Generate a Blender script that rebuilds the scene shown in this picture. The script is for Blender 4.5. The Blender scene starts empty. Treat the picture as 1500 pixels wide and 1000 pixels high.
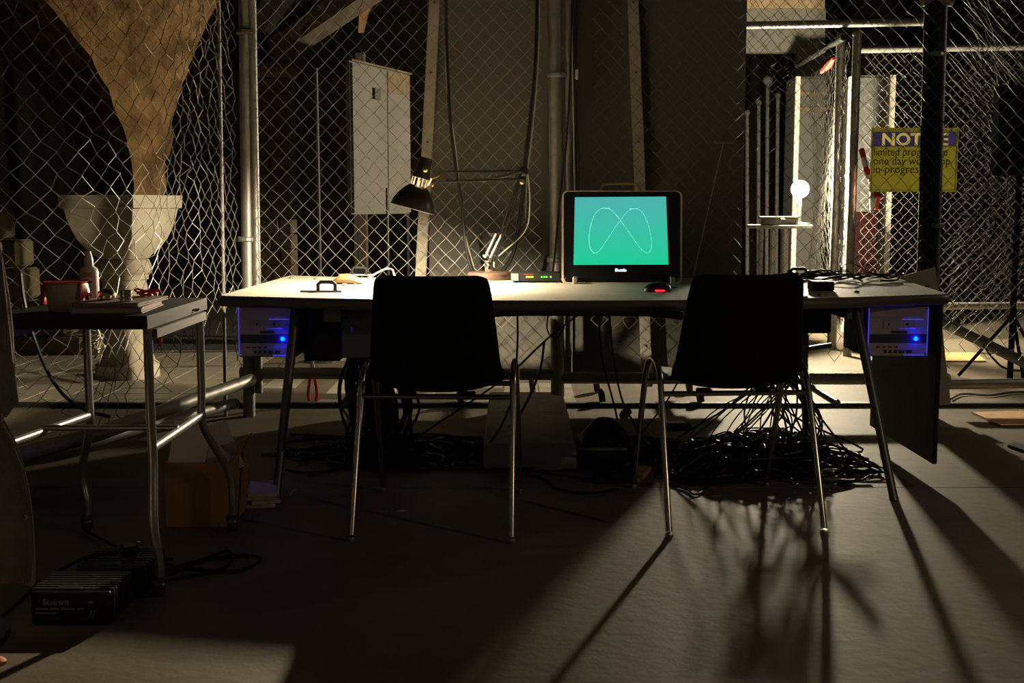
import bpy, bmesh, math, random
from mathutils import Vector, Matrix, Euler
random.seed(7)
S = bpy.context.scene
C = S.collection
PI = math.pi
V = Vector

# ------------------------------------------------------------------ camera, world, light, exposure
CAM_H, FPX = 1.05, 1750.0
TILT = math.atan(200 / FPX)
cam = bpy.data.cameras.new('camera'); camo = bpy.data.objects.new('camera', cam); C.objects.link(camo)
camo.location = (0, 0, CAM_H); camo.rotation_euler = (PI / 2 - TILT, 0, 0)
cam.sensor_width = 36; cam.lens = 36 * FPX / 1500; cam.clip_end = 100; cam.clip_start = .05
S.camera = camo
S.view_settings.view_transform = 'Standard'; S.view_settings.look = 'None'
S.view_settings.exposure = 0.0; S.view_settings.gamma = 1.0; S.view_settings.use_curve_mapping = False
W = bpy.data.worlds.new('world'); S.world = W; W.use_nodes = True
W.node_tree.nodes['Background'].inputs[0].default_value = (.9, .85, .7, 1)
W.node_tree.nodes['Background'].inputs[1].default_value = 0.03
FLOOD_STRENGTH = 4500.0      # the bare flood bulb behind the cage
LAMP_STRENGTH = 14500.0       # the bulb in the desk lamp
def room_light(name, loc, power, radius, col):
    l = bpy.data.lights.new(name, 'POINT'); l.energy = power; l.shadow_soft_size = radius; l.color = col
    o = bpy.data.objects.new(name, l); o.location = loc; C.objects.link(o); return o
sl = bpy.data.lights.new('side_spot', 'SPOT'); sl.energy = 15; sl.shadow_soft_size = .05; sl.color = (1, .74, .45)    # a small spot in the room, off to the right
sl.spot_size = math.radians(84); sl.spot_blend = .7
slo = bpy.data.objects.new('side_spot', sl); C.objects.link(slo); slo.location = (2.4, 2.3, 1.35)
slo.rotation_euler = (V((.7, 3.35, 0)) - V(slo.location)).to_track_quat('-Z', 'Y').to_euler()
room_light('cage_room_light', (4.0, 5.5, 2.0), 22, .12, (1, .84, .58))       # a lamp at the far right of the cage
room_light('vault_fill_light', (-.2, 12.5, 2.9), 3, .12, (1, .8, .52))      # added weak fill deep among the vaults, no lamp known there

CT, ST = math.cos(TILT), math.sin(TILT)
def ray(px, py):
    a = (px - 750) / FPX; b = -(py - 500) / FPX
    return V((a, CT + b * ST, -ST + b * CT))
def at(px, py, Y):                       # the point of the room seen at a pixel of the photograph, at depth Y
    d = ray(px, py); t = Y / d.y
    return V((d.x * t, Y, CAM_H + d.z * t))
def onz(px, py, z=0.0):                  # the same on a level surface of height z
    d = ray(px, py); t = (z - CAM_H) / d.z
    return V((d.x * t, d.y * t, z))

# ------------------------------------------------------------------ materials
def mat(name, col, rough=.6, metal=0.0, col2=None, scale=8.0, bump=0.0, spec=.5, detail=4, emit=None, strength=0.0, bscale=None):
    m = bpy.data.materials.new(name); m.use_nodes = True
    nt = m.node_tree; p = nt.nodes['Principled BSDF']
    p.inputs['Base Color'].default_value = (*col, 1); p.inputs['Roughness'].default_value = rough
    p.inputs['Metallic'].default_value = metal; p.inputs['Specular IOR Level'].default_value = spec
    if col2 or bump:
        tc = nt.nodes.new('ShaderNodeTexCoord'); n = nt.nodes.new('ShaderNodeTexNoise')
        n.inputs['Scale'].default_value = scale; n.inputs['Detail'].default_value = detail
        nt.links.new(tc.outputs['Object'], n.inputs['Vector'])
        if col2:
            r = nt.nodes.new('ShaderNodeValToRGB')
            r.color_ramp.elements[0].position = .35; r.color_ramp.elements[1].position = .68
            r.color_ramp.elements[0].color = (*col, 1); r.color_ramp.elements[1].color = (*col2, 1)
            nt.links.new(n.outputs['Fac'], r.inputs[0]); nt.links.new(r.outputs[0], p.inputs['Base Color'])
        if bump:
            b = nt.nodes.new('ShaderNodeBump'); b.inputs['Strength'].default_value = bump; b.inputs['Distance'].default_value = .02
            if bscale:
                n2 = nt.nodes.new('ShaderNodeTexNoise'); n2.inputs['Scale'].default_value = bscale; n2.inputs['Detail'].default_value = 5
                nt.links.new(tc.outputs['Object'], n2.inputs['Vector']); nt.links.new(n2.outputs['Fac'], b.inputs['Height'])
            else: nt.links.new(n.outputs['Fac'], b.inputs['Height'])
            nt.links.new(b.outputs[0], p.inputs['Normal'])
    if emit:
        p.inputs['Emission Color'].default_value = (*emit, 1); p.inputs['Emission Strength'].default_value = strength
    return m
M = {}
def mk(k, *a, **kw): M[k] = mat(k, *a, **kw); return M[k]
mk('floor_paint', (.135, .112, .08), .66, 0, (.185, .157, .117), 2.2, .12, .1, 6, bscale=22)
mk('floor_joint', (.05, .045, .04), .8)
mk('tile', (.36, .32, .25), .5, 0, (.43, .39, .31), 3)
mk('concrete', (.3, .29, .265), .85, 0, (.4, .385, .35), 9, .3)
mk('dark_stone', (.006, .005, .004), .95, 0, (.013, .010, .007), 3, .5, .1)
mk('ochre_stone', (.10, .075, .036), .9, 0, (.15, .115, .06), 5, .5)
mk('plaster', (.085, .045, .016), .95, 0, (.235, .135, .052), 7, 1.0, .2, 9, bscale=20)
mk('marble', (.50, .43, .32), .65, 0, (.62, .55, .42), 6, .15)
mk('brick_brown', (.04, .027, .017), .9, 0, (.07, .048, .03), 9, .8)
mk('flat_grey', (.105, .099, .082), .75, 0, (.125, .118, .098), 1.6, .1, .3)
mk('batten', (.34, .31, .24), .7, 0, (.42, .38, .3), 6, .2)
mk('reflector_grey', (.3, .3, .28), .7)
mk('pole_dark', (.06, .057, .05), .6)
mk('matte_black', (.006, .006, .006), .95, spec=0)
mk('galv', (.25, .24, .22), .5, .6, (.33, .315, .285), 14, .08)
mk('wire_dimmed', (.15, .135, .11), .6, .2, spec=.3)  # same galvanised wire, darkened to stand for dimmer light on the right panel
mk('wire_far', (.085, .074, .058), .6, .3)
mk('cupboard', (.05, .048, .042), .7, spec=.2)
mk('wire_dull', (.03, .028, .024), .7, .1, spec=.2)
mk('black_paint', (.012, .013, .011), .85, spec=.12)
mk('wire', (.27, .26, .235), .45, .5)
mk('wire_brown', (.075, .057, .04), .7, .2, spec=.3)
mk('black_steel', (.02, .02, .02), .5)
mk('black_plastic', (.012, .012, .012), .5, spec=.3)
mk('chair_shell', (.007, .007, .007), .7, spec=.15)
mk('chrome', (.62, .58, .5), .22, 1.0)
mk('steel', (.45, .44, .42), .35, .9)
mk('cable', (.012, .012, .012), .42, spec=.35)
mk('cable_white', (.62, .58, .5), .5)
mk('desk_top', (.29, .27, .225), .62, 0, (.345, .32, .27), 5, .05, .2)
mk('edge', (.14, .12, .095), .5)
mk('dark_leg', (.16, .155, .15), .4, .6)
mk('dark_panel', (.02, .02, .018), .6)
mk('grey_panel', (.20, .195, .18), .6)
mk('locker_grey', (.085, .086, .08), .6)
mk('white_panel', (.62, .57, .48), .6, 0, (.55, .48, .36), 2)
mk('dimmed_white', (.085, .078, .066), .65, 0, (.105, .096, .082), 3, 0, .25)  # white metal with the screen's partial shadow put into its colour
mk('rust', (.065, .04, .015), .85, 0, (.11, .08, .045), 22)
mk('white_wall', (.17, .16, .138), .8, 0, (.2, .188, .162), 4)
mk('wood_beam', (.33, .24, .13), .8, 0, (.42, .31, .18), 12)
mk('plywood', (.50, .27, .10), .7, 0, (.62, .36, .15), 14)
mk('cardboard', (.34, .18, .085), .85, 0, (.39, .215, .105), 10)
mk('paper', (.62, .54, .56), .8)
mk('magazine', (.5, .46, .4), .5)
mk('book_pages', (.50, .40, .33), .85)
mk('book_cover', (.30, .235, .19), .7, 0, (.36, .28, .22), 12)
mk('red_plastic', (.62, .03, .02), .35)
mk('bucket', (.60, .51, .40), .5)
mk('bottle_white', (.78, .70, .58), .4)
mk('ink', (.04, .04, .05), .6)
mk('red_ink', (.6, .04, .04), .6)
mk('rubber', (.02, .018, .016), .6)
mk('caster_ball', (.07, .045, .03), .25)
mk('tabletop_dark', (.02, .015, .012), .6, spec=.2)
mk('table_tube', (.40, .38, .35), .3, .75)
mk('coat', (.34, .27, .23), .95, 0, (.52, .43, .37), 9, .6, .1, 6, bscale=40)
mk('coat_edge', (.30, .25, .19), .9)
mk('amp_case', (.05, .052, .05), .45, .2)
mk('amp_face', (.006, .006, .006), .4)
mk('amp_print', (.22, .23, .25), .6)
mk('pc_silver', (.60, .52, .46), .45, .15)
mk('pc_dark', (.06, .05, .05), .5)
mk('acrylic_edge', (.2, .2, .6), .2, emit=(.08, .06, 1), strength=.75)
mk('blue_led', (0, .2, 1), .3, emit=(.0, .007, 1), strength=100)
mk('green_led', (.1, 1, .1), .3, emit=(.25, 1, .12), strength=2.2)
mk('amber_led', (1, .7, .1), .3, emit=(1, .7, .1), strength=2.2)
mk('red_led', (1, .02, .02), .3, emit=(1, .03, .05), strength=1.6)
mk('trace_bright', (.5, .9, .9), .4, emit=(.30, .80, .70), strength=1.0)
mk('logo_glow', (.8, .9, 1), .3, emit=(.75, .9, 1), strength=1.4)
mk('trace', (.5, .9, .9), .4, emit=(.10, .66, .50), strength=1.0)
mk('bezel', (.006, .006, .006), .35)
mk('frame_acrylic', (.62, .54, .42), .3)
mk('tan', (.15, .095, .03), .6)
mk('bulb', (1, 1, 1), .5, emit=(1, .83, .56), strength=LAMP_STRENGTH)
mk('flood', (1, 1, 1), .5, emit=(1, .86, .60), strength=FLOOD_STRENGTH)
mk('lamp_black', (.018, .014, .012), .3)
mk('lamp_brown', (.10, .06, .045), .35, .4)
mk('brass', (.55, .42, .22), .35, .9)
mk('vent_white', (.8, .75, .65), .5)
mk('tape_white', (.8, .75, .7), .5)
mk('tape_red', (.65, .04, .03), .5)
mk('dark_red', (.005, .0006, .0006), .9, spec=.05)
mk('bag_orange', (.7, .2, .05), .6)
# the translucent sign board
def sign_mat(name, c1, c2):
    m = bpy.data.materials.new(name); m.use_nodes = True; nt = m.node_tree
    p = nt.nodes['Principled BSDF']; p.inputs['Base Color'].default_value = (*c1, 1); p.inputs['Roughness'].default_value = .5
    t = nt.nodes.new('ShaderNodeBsdfTranslucent'); t.inputs[0].default_value = (*c2, 1)
    x = nt.nodes.new('ShaderNodeMixShader'); x.inputs[0].default_value = .6
    nt.links.new(p.outputs[0], x.inputs[1]); nt.links.new(t.outputs[0], x.inputs[2])
    nt.links.new(x.outputs[0], nt.nodes['Material Output'].inputs[0]); M[name] = m
sign_mat('sign_yellow', (.42, .40, .13), (.42, .40, .14))
sign_mat('sign_blue', (.10, .09, .20), (.20, .17, .36))
sign_mat('sign_yellow_print', (.55, .50, .16), (.9, .85, .5))
def screen_mat(h):
    m = bpy.data.materials.new('screen_picture'); m.use_nodes = True; nt = m.node_tree
    p = nt.nodes['Principled BSDF']; p.inputs['Base Color'].default_value = (0, 0, 0, 1); p.inputs['Roughness'].default_value = .3
    tc = nt.nodes.new('ShaderNodeTexCoord'); sp = nt.nodes.new('ShaderNodeSeparateXYZ'); mr = nt.nodes.new('ShaderNodeMapRange')
    mr.inputs[1].default_value = -h / 2; mr.inputs[2].default_value = h / 2
    r = nt.nodes.new('ShaderNodeValToRGB')
    r.color_ramp.elements[0].color = (.012, .60, .30, 1); r.color_ramp.elements[1].color = (.075, .44, .42, 1)
    e = r.color_ramp.elements.new(.5); e.color = (.04, .52, .37, 1)
    nt.links.new(tc.outputs['Object'], sp.inputs[0]); nt.links.new(sp.outputs[2], mr.inputs[0]); nt.links.new(mr.outputs[0], r.inputs[0])
    nt.links.new(r.outputs[0], p.inputs['Emission Color']); p.inputs['Emission Strength'].default_value = 1.0
    return m

# ------------------------------------------------------------------ mesh builder
class MB:
    def __init__(s): s.v = []; s.f = []
    def add(s, vs, fs):
        n = len(s.v); s.v += [V(v) for v in vs]; s.f += [tuple(i + n for i in f) for f in fs]; return s
    def box(s, c, d, rz=0, rot=None, bev=0.0):
        c = V(c); h = [x / 2 for x in d]; R = rot if rot else Matrix.Rotation(rz, 3, 'Z')
        if bev <= 0:
            vs = [c + R @ V((x * h[0], y * h[1], z * h[2])) for x in (-1, 1) for y in (-1, 1) for z in (-1, 1)]
            return s.add(vs, [(0, 1, 3, 2), (4, 6, 7, 5), (0, 4, 5, 1), (2, 3, 7, 6), (0, 2, 6, 4), (1, 5, 7, 3)])
        b = min(bev, min(h) * .95)          # chamfered box
        vs = []; idx = {}
        for x in (-1, 1):
            for y in (-1, 1):
                for z in (-1, 1):
                    for a in range(3):
                        q = [x * h[0], y * h[1], z * h[2]]; sg = (x, y, z)
                        for k in range(3):
                            if k != a: q[k] -= sg[k] * b
                        idx[(x, y, z, a)] = len(vs); vs.append(c + R @ V(q))
        fs = []
        cyc = [(-1, -1), (1, -1), (1, 1), (-1, 1)]
        def key(a, sa, b1, c1): 
            k = [0, 0, 0]; k[a] = sa; k[(a + 1) % 3] = b1; k[(a + 2) % 3] = c1; return (*k, a)
        for a in range(3):
            for sa in (-1, 1):
                f = [idx[key(a, sa, p, q)] for p, q in cyc]; fs.append(tuple(f if sa > 0 else f[::-1]))
        for a in range(3):                # edges along axis a
            for p in (-1, 1):
                for q in (-1, 1):
                    b1, c1 = (a + 1) % 3, (a + 2) % 3
                    def kk(sa, ax):
                        k = [0, 0, 0]; k[a] = sa; k[b1] = p; k[c1] = q; return idx[(*k, ax)]
                    f = (kk(-1, b1), kk(1, b1), kk(1, c1), kk(-1, c1)); fs.append(f if p * q > 0 else f[::-1])
        for x in (-1, 1):
            for y in (-1, 1):
                for z in (-1, 1):
                    f = (idx[(x, y, z, 0)], idx[(x, y, z, 1)], idx[(x, y, z, 2)]); fs.append(f if x * y * z > 0 else f[::-1])
        return s.add(vs, fs)
    def tube(s, pts, r, n=6, caps=True):
        pts = [V(p) for p in pts]; m = len(pts)
        rs = r if isinstance(r, (list, tuple)) else [r] * m
        t = [(pts[min(i + 1, m - 1)] - pts[max(i - 1, 0)]).normalized() for i in range(m)]
        a = V((0, 0, 1)) if abs(t[0].z) < .9 else V((1, 0, 0))
        u = t[0].cross(a).normalized(); vs = []; fs = []
        for i in range(m):
            u = (u - t[i] * u.dot(t[i]))
            u = u.normalized() if u.length > 1e-6 else t[i].orthogonal().normalized()
            w = t[i].cross(u)
            for k in range(n):
                q = 2 * PI * (k + .5) / n; vs.append(pts[i] + (u * math.cos(q) + w * math.sin(q)) * rs[i])
        for i in range(m - 1):
            for k in range(n):
                b = (k + 1) % n; fs.append((i * n + k, i * n + b, (i + 1) * n + b, (i + 1) * n + k))
        if caps: fs += [tuple(range(n - 1, -1, -1)), tuple(range((m - 1) * n, m * n))]
        return s.add(vs, fs)
    def lathe(s, prof, c, n=20, axis=None, sx=1.0, sy=1.0):
        c = V(c); R = Matrix.Identity(3) if axis is None else V((0, 0, 1)).rotation_difference(V(axis).normalized()).to_matrix()
        m = len(prof); vs = []; fs = []
        for r, z in prof:
            for k in range(n):
                q = 2 * PI * k / n; vs.append(c + R @ V((r * math.cos(q) * sx, r * math.sin(q) * sy, z)))
        for i in range(m - 1):
            for k in range(n):
                b = (k + 1) % n; fs.append((i * n + k, i * n + b, (i + 1) * n + b, (i + 1) * n + k))
        ring = prof[0] == prof[-1]
        if prof[0][0] > 1e-5 and not ring: fs.append(tuple(range(n - 1, -1, -1)))
        if prof[-1][0] > 1e-5 and not ring: fs.append(tuple(range((m - 1) * n, m * n)))
        return s.add(vs, fs)
    def sphere(s, c, r, n=14, sq=(1, 1, 1)):
        m = n // 2 + 1; vs = []; fs = []; c = V(c)
        for i in range(m + 1):
            p = PI * i / m
            for k in range(n):
                q = 2 * PI * k / n
                vs.append(c + V((r * sq[0] * math.sin(p) * math.cos(q), r * sq[1] * math.sin(p) * math.sin(q), -r * sq[2] * math.cos(p))))
        for i in range(m):
            for k in range(n):
                b = (k + 1) % n; fs.append((i * n + k, i * n + b, (i + 1) * n + b, (i + 1) * n + k))
        return s.add(vs, fs)
    def prism(s, poly, z0, z1):            # plan polygon pulled up
        n = len(poly); vs = [(x, y, z0) for x, y in poly] + [(x, y, z1) for x, y in poly]
        fs = [tuple(range(n - 1, -1, -1)), tuple(range(n, 2 * n))] + [(i, (i + 1) % n, n + (i + 1) % n, n + i) for i in range(n)]
        return s.add(vs, fs)
    def slab(s, quad, th):                 # polygon in space given thickness along its normal
        q = [V(p) for p in quad]; nrm = (q[1] - q[0]).cross(q[-1] - q[0]).normalized() * th; n = len(q)
        vs = q + [p + nrm for p in q]
        fs = [tuple(range(n - 1, -1, -1)), tuple(range(n, 2 * n))] + [(i, (i + 1) % n, n + (i + 1) % n, n + i) for i in range(n)]
        return s.add(vs, fs)
    def grid(s, rows, close=False):
        m = len(rows); n = len(rows[0]); vs = [p for r in rows for p in r]; fs = []
        for i in range(m - 1):
            for k in range(n if close else n - 1):
                b = (k + 1) % n; fs.append((i * n + k, i * n + b, (i + 1) * n + b, (i + 1) * n + k))
        return s.add(vs, fs)
    def build(s, name, material, parent=None, local=False, smooth=False, kind=None):
        me = bpy.data.meshes.new(name)
        if parent is not None:
            o0 = V((0, 0, 0)) if local else ORIG.get(parent.name, V((0, 0, 0)))
        else:
            xs = [p.x for p in s.v]; ys = [p.y for p in s.v]
            o0 = V(((min(xs) + max(xs)) / 2, (min(ys) + max(ys)) / 2, min(p.z for p in s.v)))
        me.from_pydata([tuple(p - o0) for p in s.v], [], s.f); me.update()
        bm = bmesh.new(); bm.from_mesh(me); bmesh.ops.recalc_face_normals(bm, faces=bm.faces); bm.to_mesh(me); bm.free()
        me.materials.append(M[material] if isinstance(material, str) else material)
        if smooth:
            for p in me.polygons: p.use_smooth = True
            try: me.set_sharp_from_angle(angle=math.radians(40))
            except Exception: pass
        o = bpy.data.objects.new(name, me); C.objects.link(o)
        if parent is not None: o.parent = parent; ORIG[o.name] = o0
        else: o.location = o0; ORIG[o.name] = o0
        if kind: o['kind'] = kind
        return o
ORIG = {}
def thing(name, label, cat, loc=(0, 0, 0), group=None, kind=None, rz=0):
    o = bpy.data.objects.new(name, None); C.objects.link(o); o.location = loc; o.rotation_euler = (0, 0, rz)
    o.empty_display_size = .1; o['label'] = label
    if cat: o['category'] = cat
    if group: o['group'] = group
    if kind: o['kind'] = kind
    ORIG[o.name] = V(loc); return o
def tag(o, label, cat, group=None, kind=None):
    o['label'] = label
    if cat: o['category'] = cat
    if group: o['group'] = group
    if kind: o['kind'] = kind
    return o
def text(name, body, size, material, parent, loc, rot, bold=0.0, ext=.0006, align='LEFT', sx=1.0):
    cu = bpy.data.curves.new(name, 'FONT'); cu.body = body; cu.size = size; cu.extrude = ext; cu.offset = bold
    cu.align_x = align; cu.materials.append(M[material]); cu.resolution_u = 3
    t = bpy.data.objects.new(name, cu); C.objects.link(t)
    me = bpy.data.meshes.new_from_object(t.evaluated_get(bpy.context.evaluated_depsgraph_get()))
    bpy.data.objects.remove(t); o = bpy.data.objects.new(name, me); C.objects.link(o); o.parent = parent
    o.location = V(loc) - ORIG.get(parent.name, V((0, 0, 0))); o.rotation_euler = rot; o.scale = (sx, 1, 1); return o
def smooth_path(pts, n=8):                # Catmull-Rom
    P = [V(p) for p in pts]; P = [P[0] * 2 - P[1]] + P + [P[-1] * 2 - P[-2]]; out = []
    for i in range(1, len(P) - 2):
        for k in range(n):
            t = k / n; a, b, c, d = P[i - 1], P[i], P[i + 1], P[i + 2]
            out.append(.5 * ((2 * b) + (c - a) * t + (2 * a - 5 * b + 4 * c - d) * t * t + (3 * b - a - 3 * c + d) * t ** 3))
    out.append(P[-2]); return out
def lerp(a, b, t): return a + (b - a) * t
def interp(tab, x):
    if x <= tab[0][0]: return tab[0][1]
    for (x0, y0), (x1, y1) in zip(tab, tab[1:]):
        if x <= x1: return y0 + (y1 - y0) * (x - x0) / (x1 - x0)
    return tab[-1][1]
def chain_link(mb, path, u0, u1, top, bottom, p=.077, r=.0019, jit=.004, wob=None, rnd=None):
    """path(u) -> (plan point, normal); one zigzag wire per pitch, hooked to its neighbours"""
    rnd = rnd or random.Random(3); n = int((u1 - u0) / p * 2); h = p * .52
    J = {}
    def jitter(i, k):
        if (i, k) not in J: J[(i, k)] = (rnd.gauss(0, jit), rnd.gauss(0, jit), rnd.gauss(0, jit))
        return J[(i, k)]
    for i in range(n):
        zb = bottom(i / max(1, n - 1)); pts = []
        k = 0
        while True:
            z = top - k * h
            side = (i + k) % 2                 # 0: at the left hook, 1: at the right hook
            ui = i + side
            u = u0 + ui * p / 2
            q, nn = path(u); j = jitter(ui, k)
            d = wob(u, z) if wob else V((0, 0, 0))
            sg = r if side else -r
            pts.append(V((q[0], q[1], z)) + V((nn[0], nn[1], 0)) * (sg + j[1]) + V((j[0], 0, j[2])) + d)
            if z < zb: break
            k += 1
        if len(pts) > 1: mb.tube(pts, r, 4, caps=False)

# ------------------------------------------------------------------ the setting
fl = thing('floor', 'grey painted floor laid in large sheets with a tiled strip beyond the fence', 'floor', (0, 0, 0), kind='structure')
MB().box((0, 5.5, -.05), (16, 24, .06)).build('slab', 'floor_joint', fl)
xe = [-5.0, -2.9, 2.62, 7.3]; ye = [-5.4, -2.94, -.5, 1.94, 4.38, 6.16]
for i in range(3):
    for j in range(5):
        MB().box(((xe[i] + xe[i + 1]) / 2, (ye[j] + ye[j + 1]) / 2, -.01), (xe[i + 1] - xe[i] - .005, ye[j + 1] - ye[j] - .005, .02), bev=.0015).build('floor_sheet', 'floor_paint', fl)
MB().box((1.2, 6.185, .004), (12.2, .05, .035), bev=.004).build('threshold_strip', 'dark_panel', fl)
MB().box((2.8, 9.1, -.01), (9.0, 5.78, .02)).build('floor_sheet', 'floor_paint', fl)
tile_me = None
for i in range(20):
    for j in range(12):
        c = (-5.6 + .2 * i + 0.1 + 2.0, 6.32 + .2 * j, -.008 + random.uniform(-.0012, .0012))
        if c[0] > -1.72 + 0.0 and False: continue
        if tile_me is None:
            o = MB().box((0, 0, 0), (.193, .193, .016), bev=.002).build('tile', 'tile', fl, local=True); tile_me = o.data
        else:
            o = bpy.data.objects.new('tile', tile_me); C.objects.link(o); o.parent = fl
        o.location = (c[0] - .05, c[1], c[2])
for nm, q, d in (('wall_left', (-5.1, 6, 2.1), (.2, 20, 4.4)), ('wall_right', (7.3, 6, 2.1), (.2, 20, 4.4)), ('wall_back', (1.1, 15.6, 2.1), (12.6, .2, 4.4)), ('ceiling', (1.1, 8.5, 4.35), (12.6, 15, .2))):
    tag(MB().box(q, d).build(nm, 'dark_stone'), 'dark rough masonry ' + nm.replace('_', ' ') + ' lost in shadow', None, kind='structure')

# white plastered partition with a dark doorway, far behind the flood lamp
wp = thing('wall_inner', 'white plastered wall with a dark doorway under a wooden beam', 'wall', at(1145, 400, 12.6) * 1.0, kind='structure')
def wallpiece(x0, y0, x1, y1, Y, name, m, th=.12):
    a, b = at(x0, y0, Y), at(x1, y1, Y)
    return MB().box(((a.x + b.x) / 2, Y + th / 2, (a.z + b.z) / 2), (abs(b.x - a.x), th, abs(a.z - b.z))).build(name, m, wp)
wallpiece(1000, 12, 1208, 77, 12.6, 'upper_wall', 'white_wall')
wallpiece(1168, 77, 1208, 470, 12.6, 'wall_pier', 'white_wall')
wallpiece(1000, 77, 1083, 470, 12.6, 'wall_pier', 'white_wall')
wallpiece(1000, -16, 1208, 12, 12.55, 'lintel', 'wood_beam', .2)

# ------------------------------------------------------------------ column with capital and vault springer
YC = 7.3
cc = at(185, 480, YC)
col = thing('stone_column', 'pale stone column with square flared capital under a brown plaster vault springer', 'column', (cc.x, YC, 0), kind='structure')
zf = lambda py: at(185, py, YC).z
pxm = YC / FPX * 1.0
MB().lathe([(.19, 0), (.19, .08), (.165, .1), (.15, .16), (.134, .2), (.134, zf(425)), (.128, zf(408))], (cc.x, YC, 0), 28).build('shaft', 'marble', col, smooth=True)
rz0, rz1 = zf(410), zf(380)
MB().lathe([(.128, rz0), (.142, rz0 + .005), (.142, rz0 + .03), (.138, rz0 + .034), (.152, rz0 + .045), (.163, rz0 + .07), (.16, rz0 + .095), (.148, rz1), (.14, rz1 + .005)], (cc.x, YC, 0), 28).build('neck_ring', 'marble', col, smooth=True)
def squircle(c, half, rot, k, n=48):      # k=0 circle, k=1 square; half is the half diagonal for the square, the radius for the circle
    out = []
    for i in range(n):
        a = 2 * PI * i / n
        sq = half / max(abs(math.cos(a)) + abs(math.sin(a)), 1e-6)      # square with corners on the axes
        rr = lerp(half, sq, k); out.append(V((c[0] + rr * math.cos(a + rot), c[1] + rr * math.sin(a + rot), c[2])))
    return out
ROT = math.radians(28)
capprof = [(378, .145, 0), (372, .175, .35), (362, .225, .65), (350, .265, .85), (335, .297, .97), (320, .320, 1), (306, .335, 1), (304, .36, 1), (286, .365, 1)]
MB().grid([squircle((cc.x, YC, zf(y)), h, ROT, k) for y, h, k in capprof], close=True).add(squircle((cc.x, YC, zf(286)), .365, ROT, 1), [tuple(range(48))]).build('capital', 'marble', col, smooth=True)
# springer: arris curve, right edge curve and left edge curve, each in the room
A = [(197, 286, 7.07), (195, 255, 7.05), (188, 215, 7.0), (170, 160, 6.92), (140, 100, 6.82), (100, 40, 6.7), (55, -10, 6.58), (0, -60, 6.46)]
Rr = [(241, 286, 7.38), (243, 255, 7.39), (248, 215, 7.41), (261, 150, 7.46), (278, 95, 7.52), (299, 45, 7.6), (322, -5, 7.68), (350, -60, 7.78)]
L = [(128, 286, 7.45), (122, 255, 7.5), (112, 215, 7.6), (80, 160, 7.8), (20, 100, 8.1), (-50, 40, 8.4), (-130, -10, 8.7), (-220, -60, 9.0)]
B = [(165, 286, 7.7), (163, 255, 7.75), (160, 215, 7.9), (150, 160, 8.1), (140, 100, 8.4), (120, 40, 8.8), (100, -10, 9.1), (80, -60, 9.4)]
cs = [smooth_path([at(*p) for p in c], 4) for c in (A, Rr, B, L)]
rows = []
rr = random.Random(5)
for i in range(len(cs[0])):
    row = []
    for e in range(4):
        a, b = cs[e][i], cs[(e + 1) % 4][i]
        for k in range(7):
            q = a.lerp(b, k / 7)
            row.append(q + V((rr.gauss(0, .006), rr.gauss(0, .006), 0)))
    rows.append(row)
mb = MB().grid(rows, close=True); mb.f.append(tuple(range(27, -1, -1)))
mb.build('vault_springer', 'plaster', col, smooth=True)

# stone base wall on the left, built of blocks
sw = thing('low_stone_wall', 'low ochre stone block wall behind the left fence', 'stone wall', (at(60, 545, 8.4).x, 8.4, 0))
rs = random.Random(2)
for r, (ya, yb) in enumerate(((548, 492), (492, 440), (440, 392), (392, 350), (350, 306))):
    x = -90 + (r % 2) * 30; xend = (150, 100, 40, 30, 8)[r]
    while x < xend:
        w = rs.uniform(40, 62); x1 = min(x + w, xend); a, b = at(x, ya, 8.4), at(x1, yb, 8.4)
        if x1 - x > 8: MB().box(((a.x + b.x) / 2, 8.5 + rs.uniform(-.03, .03), (a.z + b.z) / 2), (b.x - a.x - .012, .3, abs(b.z - a.z) - .012), bev=.02).build('stone', 'ochre_stone', sw)
        x = x1
# brown pier with a sprung rib
pr = thing('brick_pier', 'rough brown masonry pier with broken arch rib behind the lamp', 'pier', (at(403, 500, 9.2).x, 9.2, 0), kind='structure')
pc = at(403, 300, 9.2)
rq = random.Random(9); z = 0.0
while z < at(403, 112, 9.2).z - .02:
    hgt = .118
    for k in range(2):
        off = -.065 if k == 0 else .065
        sh = .03 if int(z / hgt) % 2 else -.03
        w = .13 + (sh if k == 0 else -sh)
        cx = pc.x - .13 + (w / 2 if k == 0 else .26 - w / 2)
        MB().box((cx, 9.3, z + hgt / 2), (w - .008, .26 + rq.uniform(-.012, .012), hgt - .01), bev=.008).build('brick', 'brick_brown', pr)
    z += hgt
ztop = z
MB().box((pc.x - .02, 9.3, ztop + .05), (.34, .34, .1), bev=.03).build('impost', 'ochre_stone', pr)
rib = smooth_path([at(372, 100, 9.25), at(402, 72, 9.25), at(440, 48, 9.25), at(480, 20, 9.25), at(530, -14, 9.25), at(600, -60, 9.25)], 5)
MB().tube(rib, [.13 + .03 * i / len(rib) for i in range(len(rib))], 7).build('arch_rib', 'brick_brown', pr)
rib2 = smooth_path([at(372, 96, 9.1), at(362, 60, 9.1), at(380, 20, 9.1), at(410, -20, 9.1), at(450, -60, 9.1)], 5)
MB().tube(rib2, .15, 7).build('arch_rib', 'dark_stone', pr)
pr2 = thing('hanging_vault', 'brown plaster vault foot hanging high above the white screen', 'vault', at(525, -40, 10.5), kind='structure')
ring = lambda x0, x1, y, Y: [at(x0, y, Y), at((x0 + x1) / 2, y, Y - .35), at(x1, y, Y), at((x0 + x1) / 2, y, Y + .35)]
MB().grid([ring(517, 533, 48, 10.5), ring(512, 540, 20, 10.5), ring(500, 556, -10, 10.5), ring(470, 600, -60, 10.5)], close=True).build('vault_foot', 'plaster', pr2)
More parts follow.
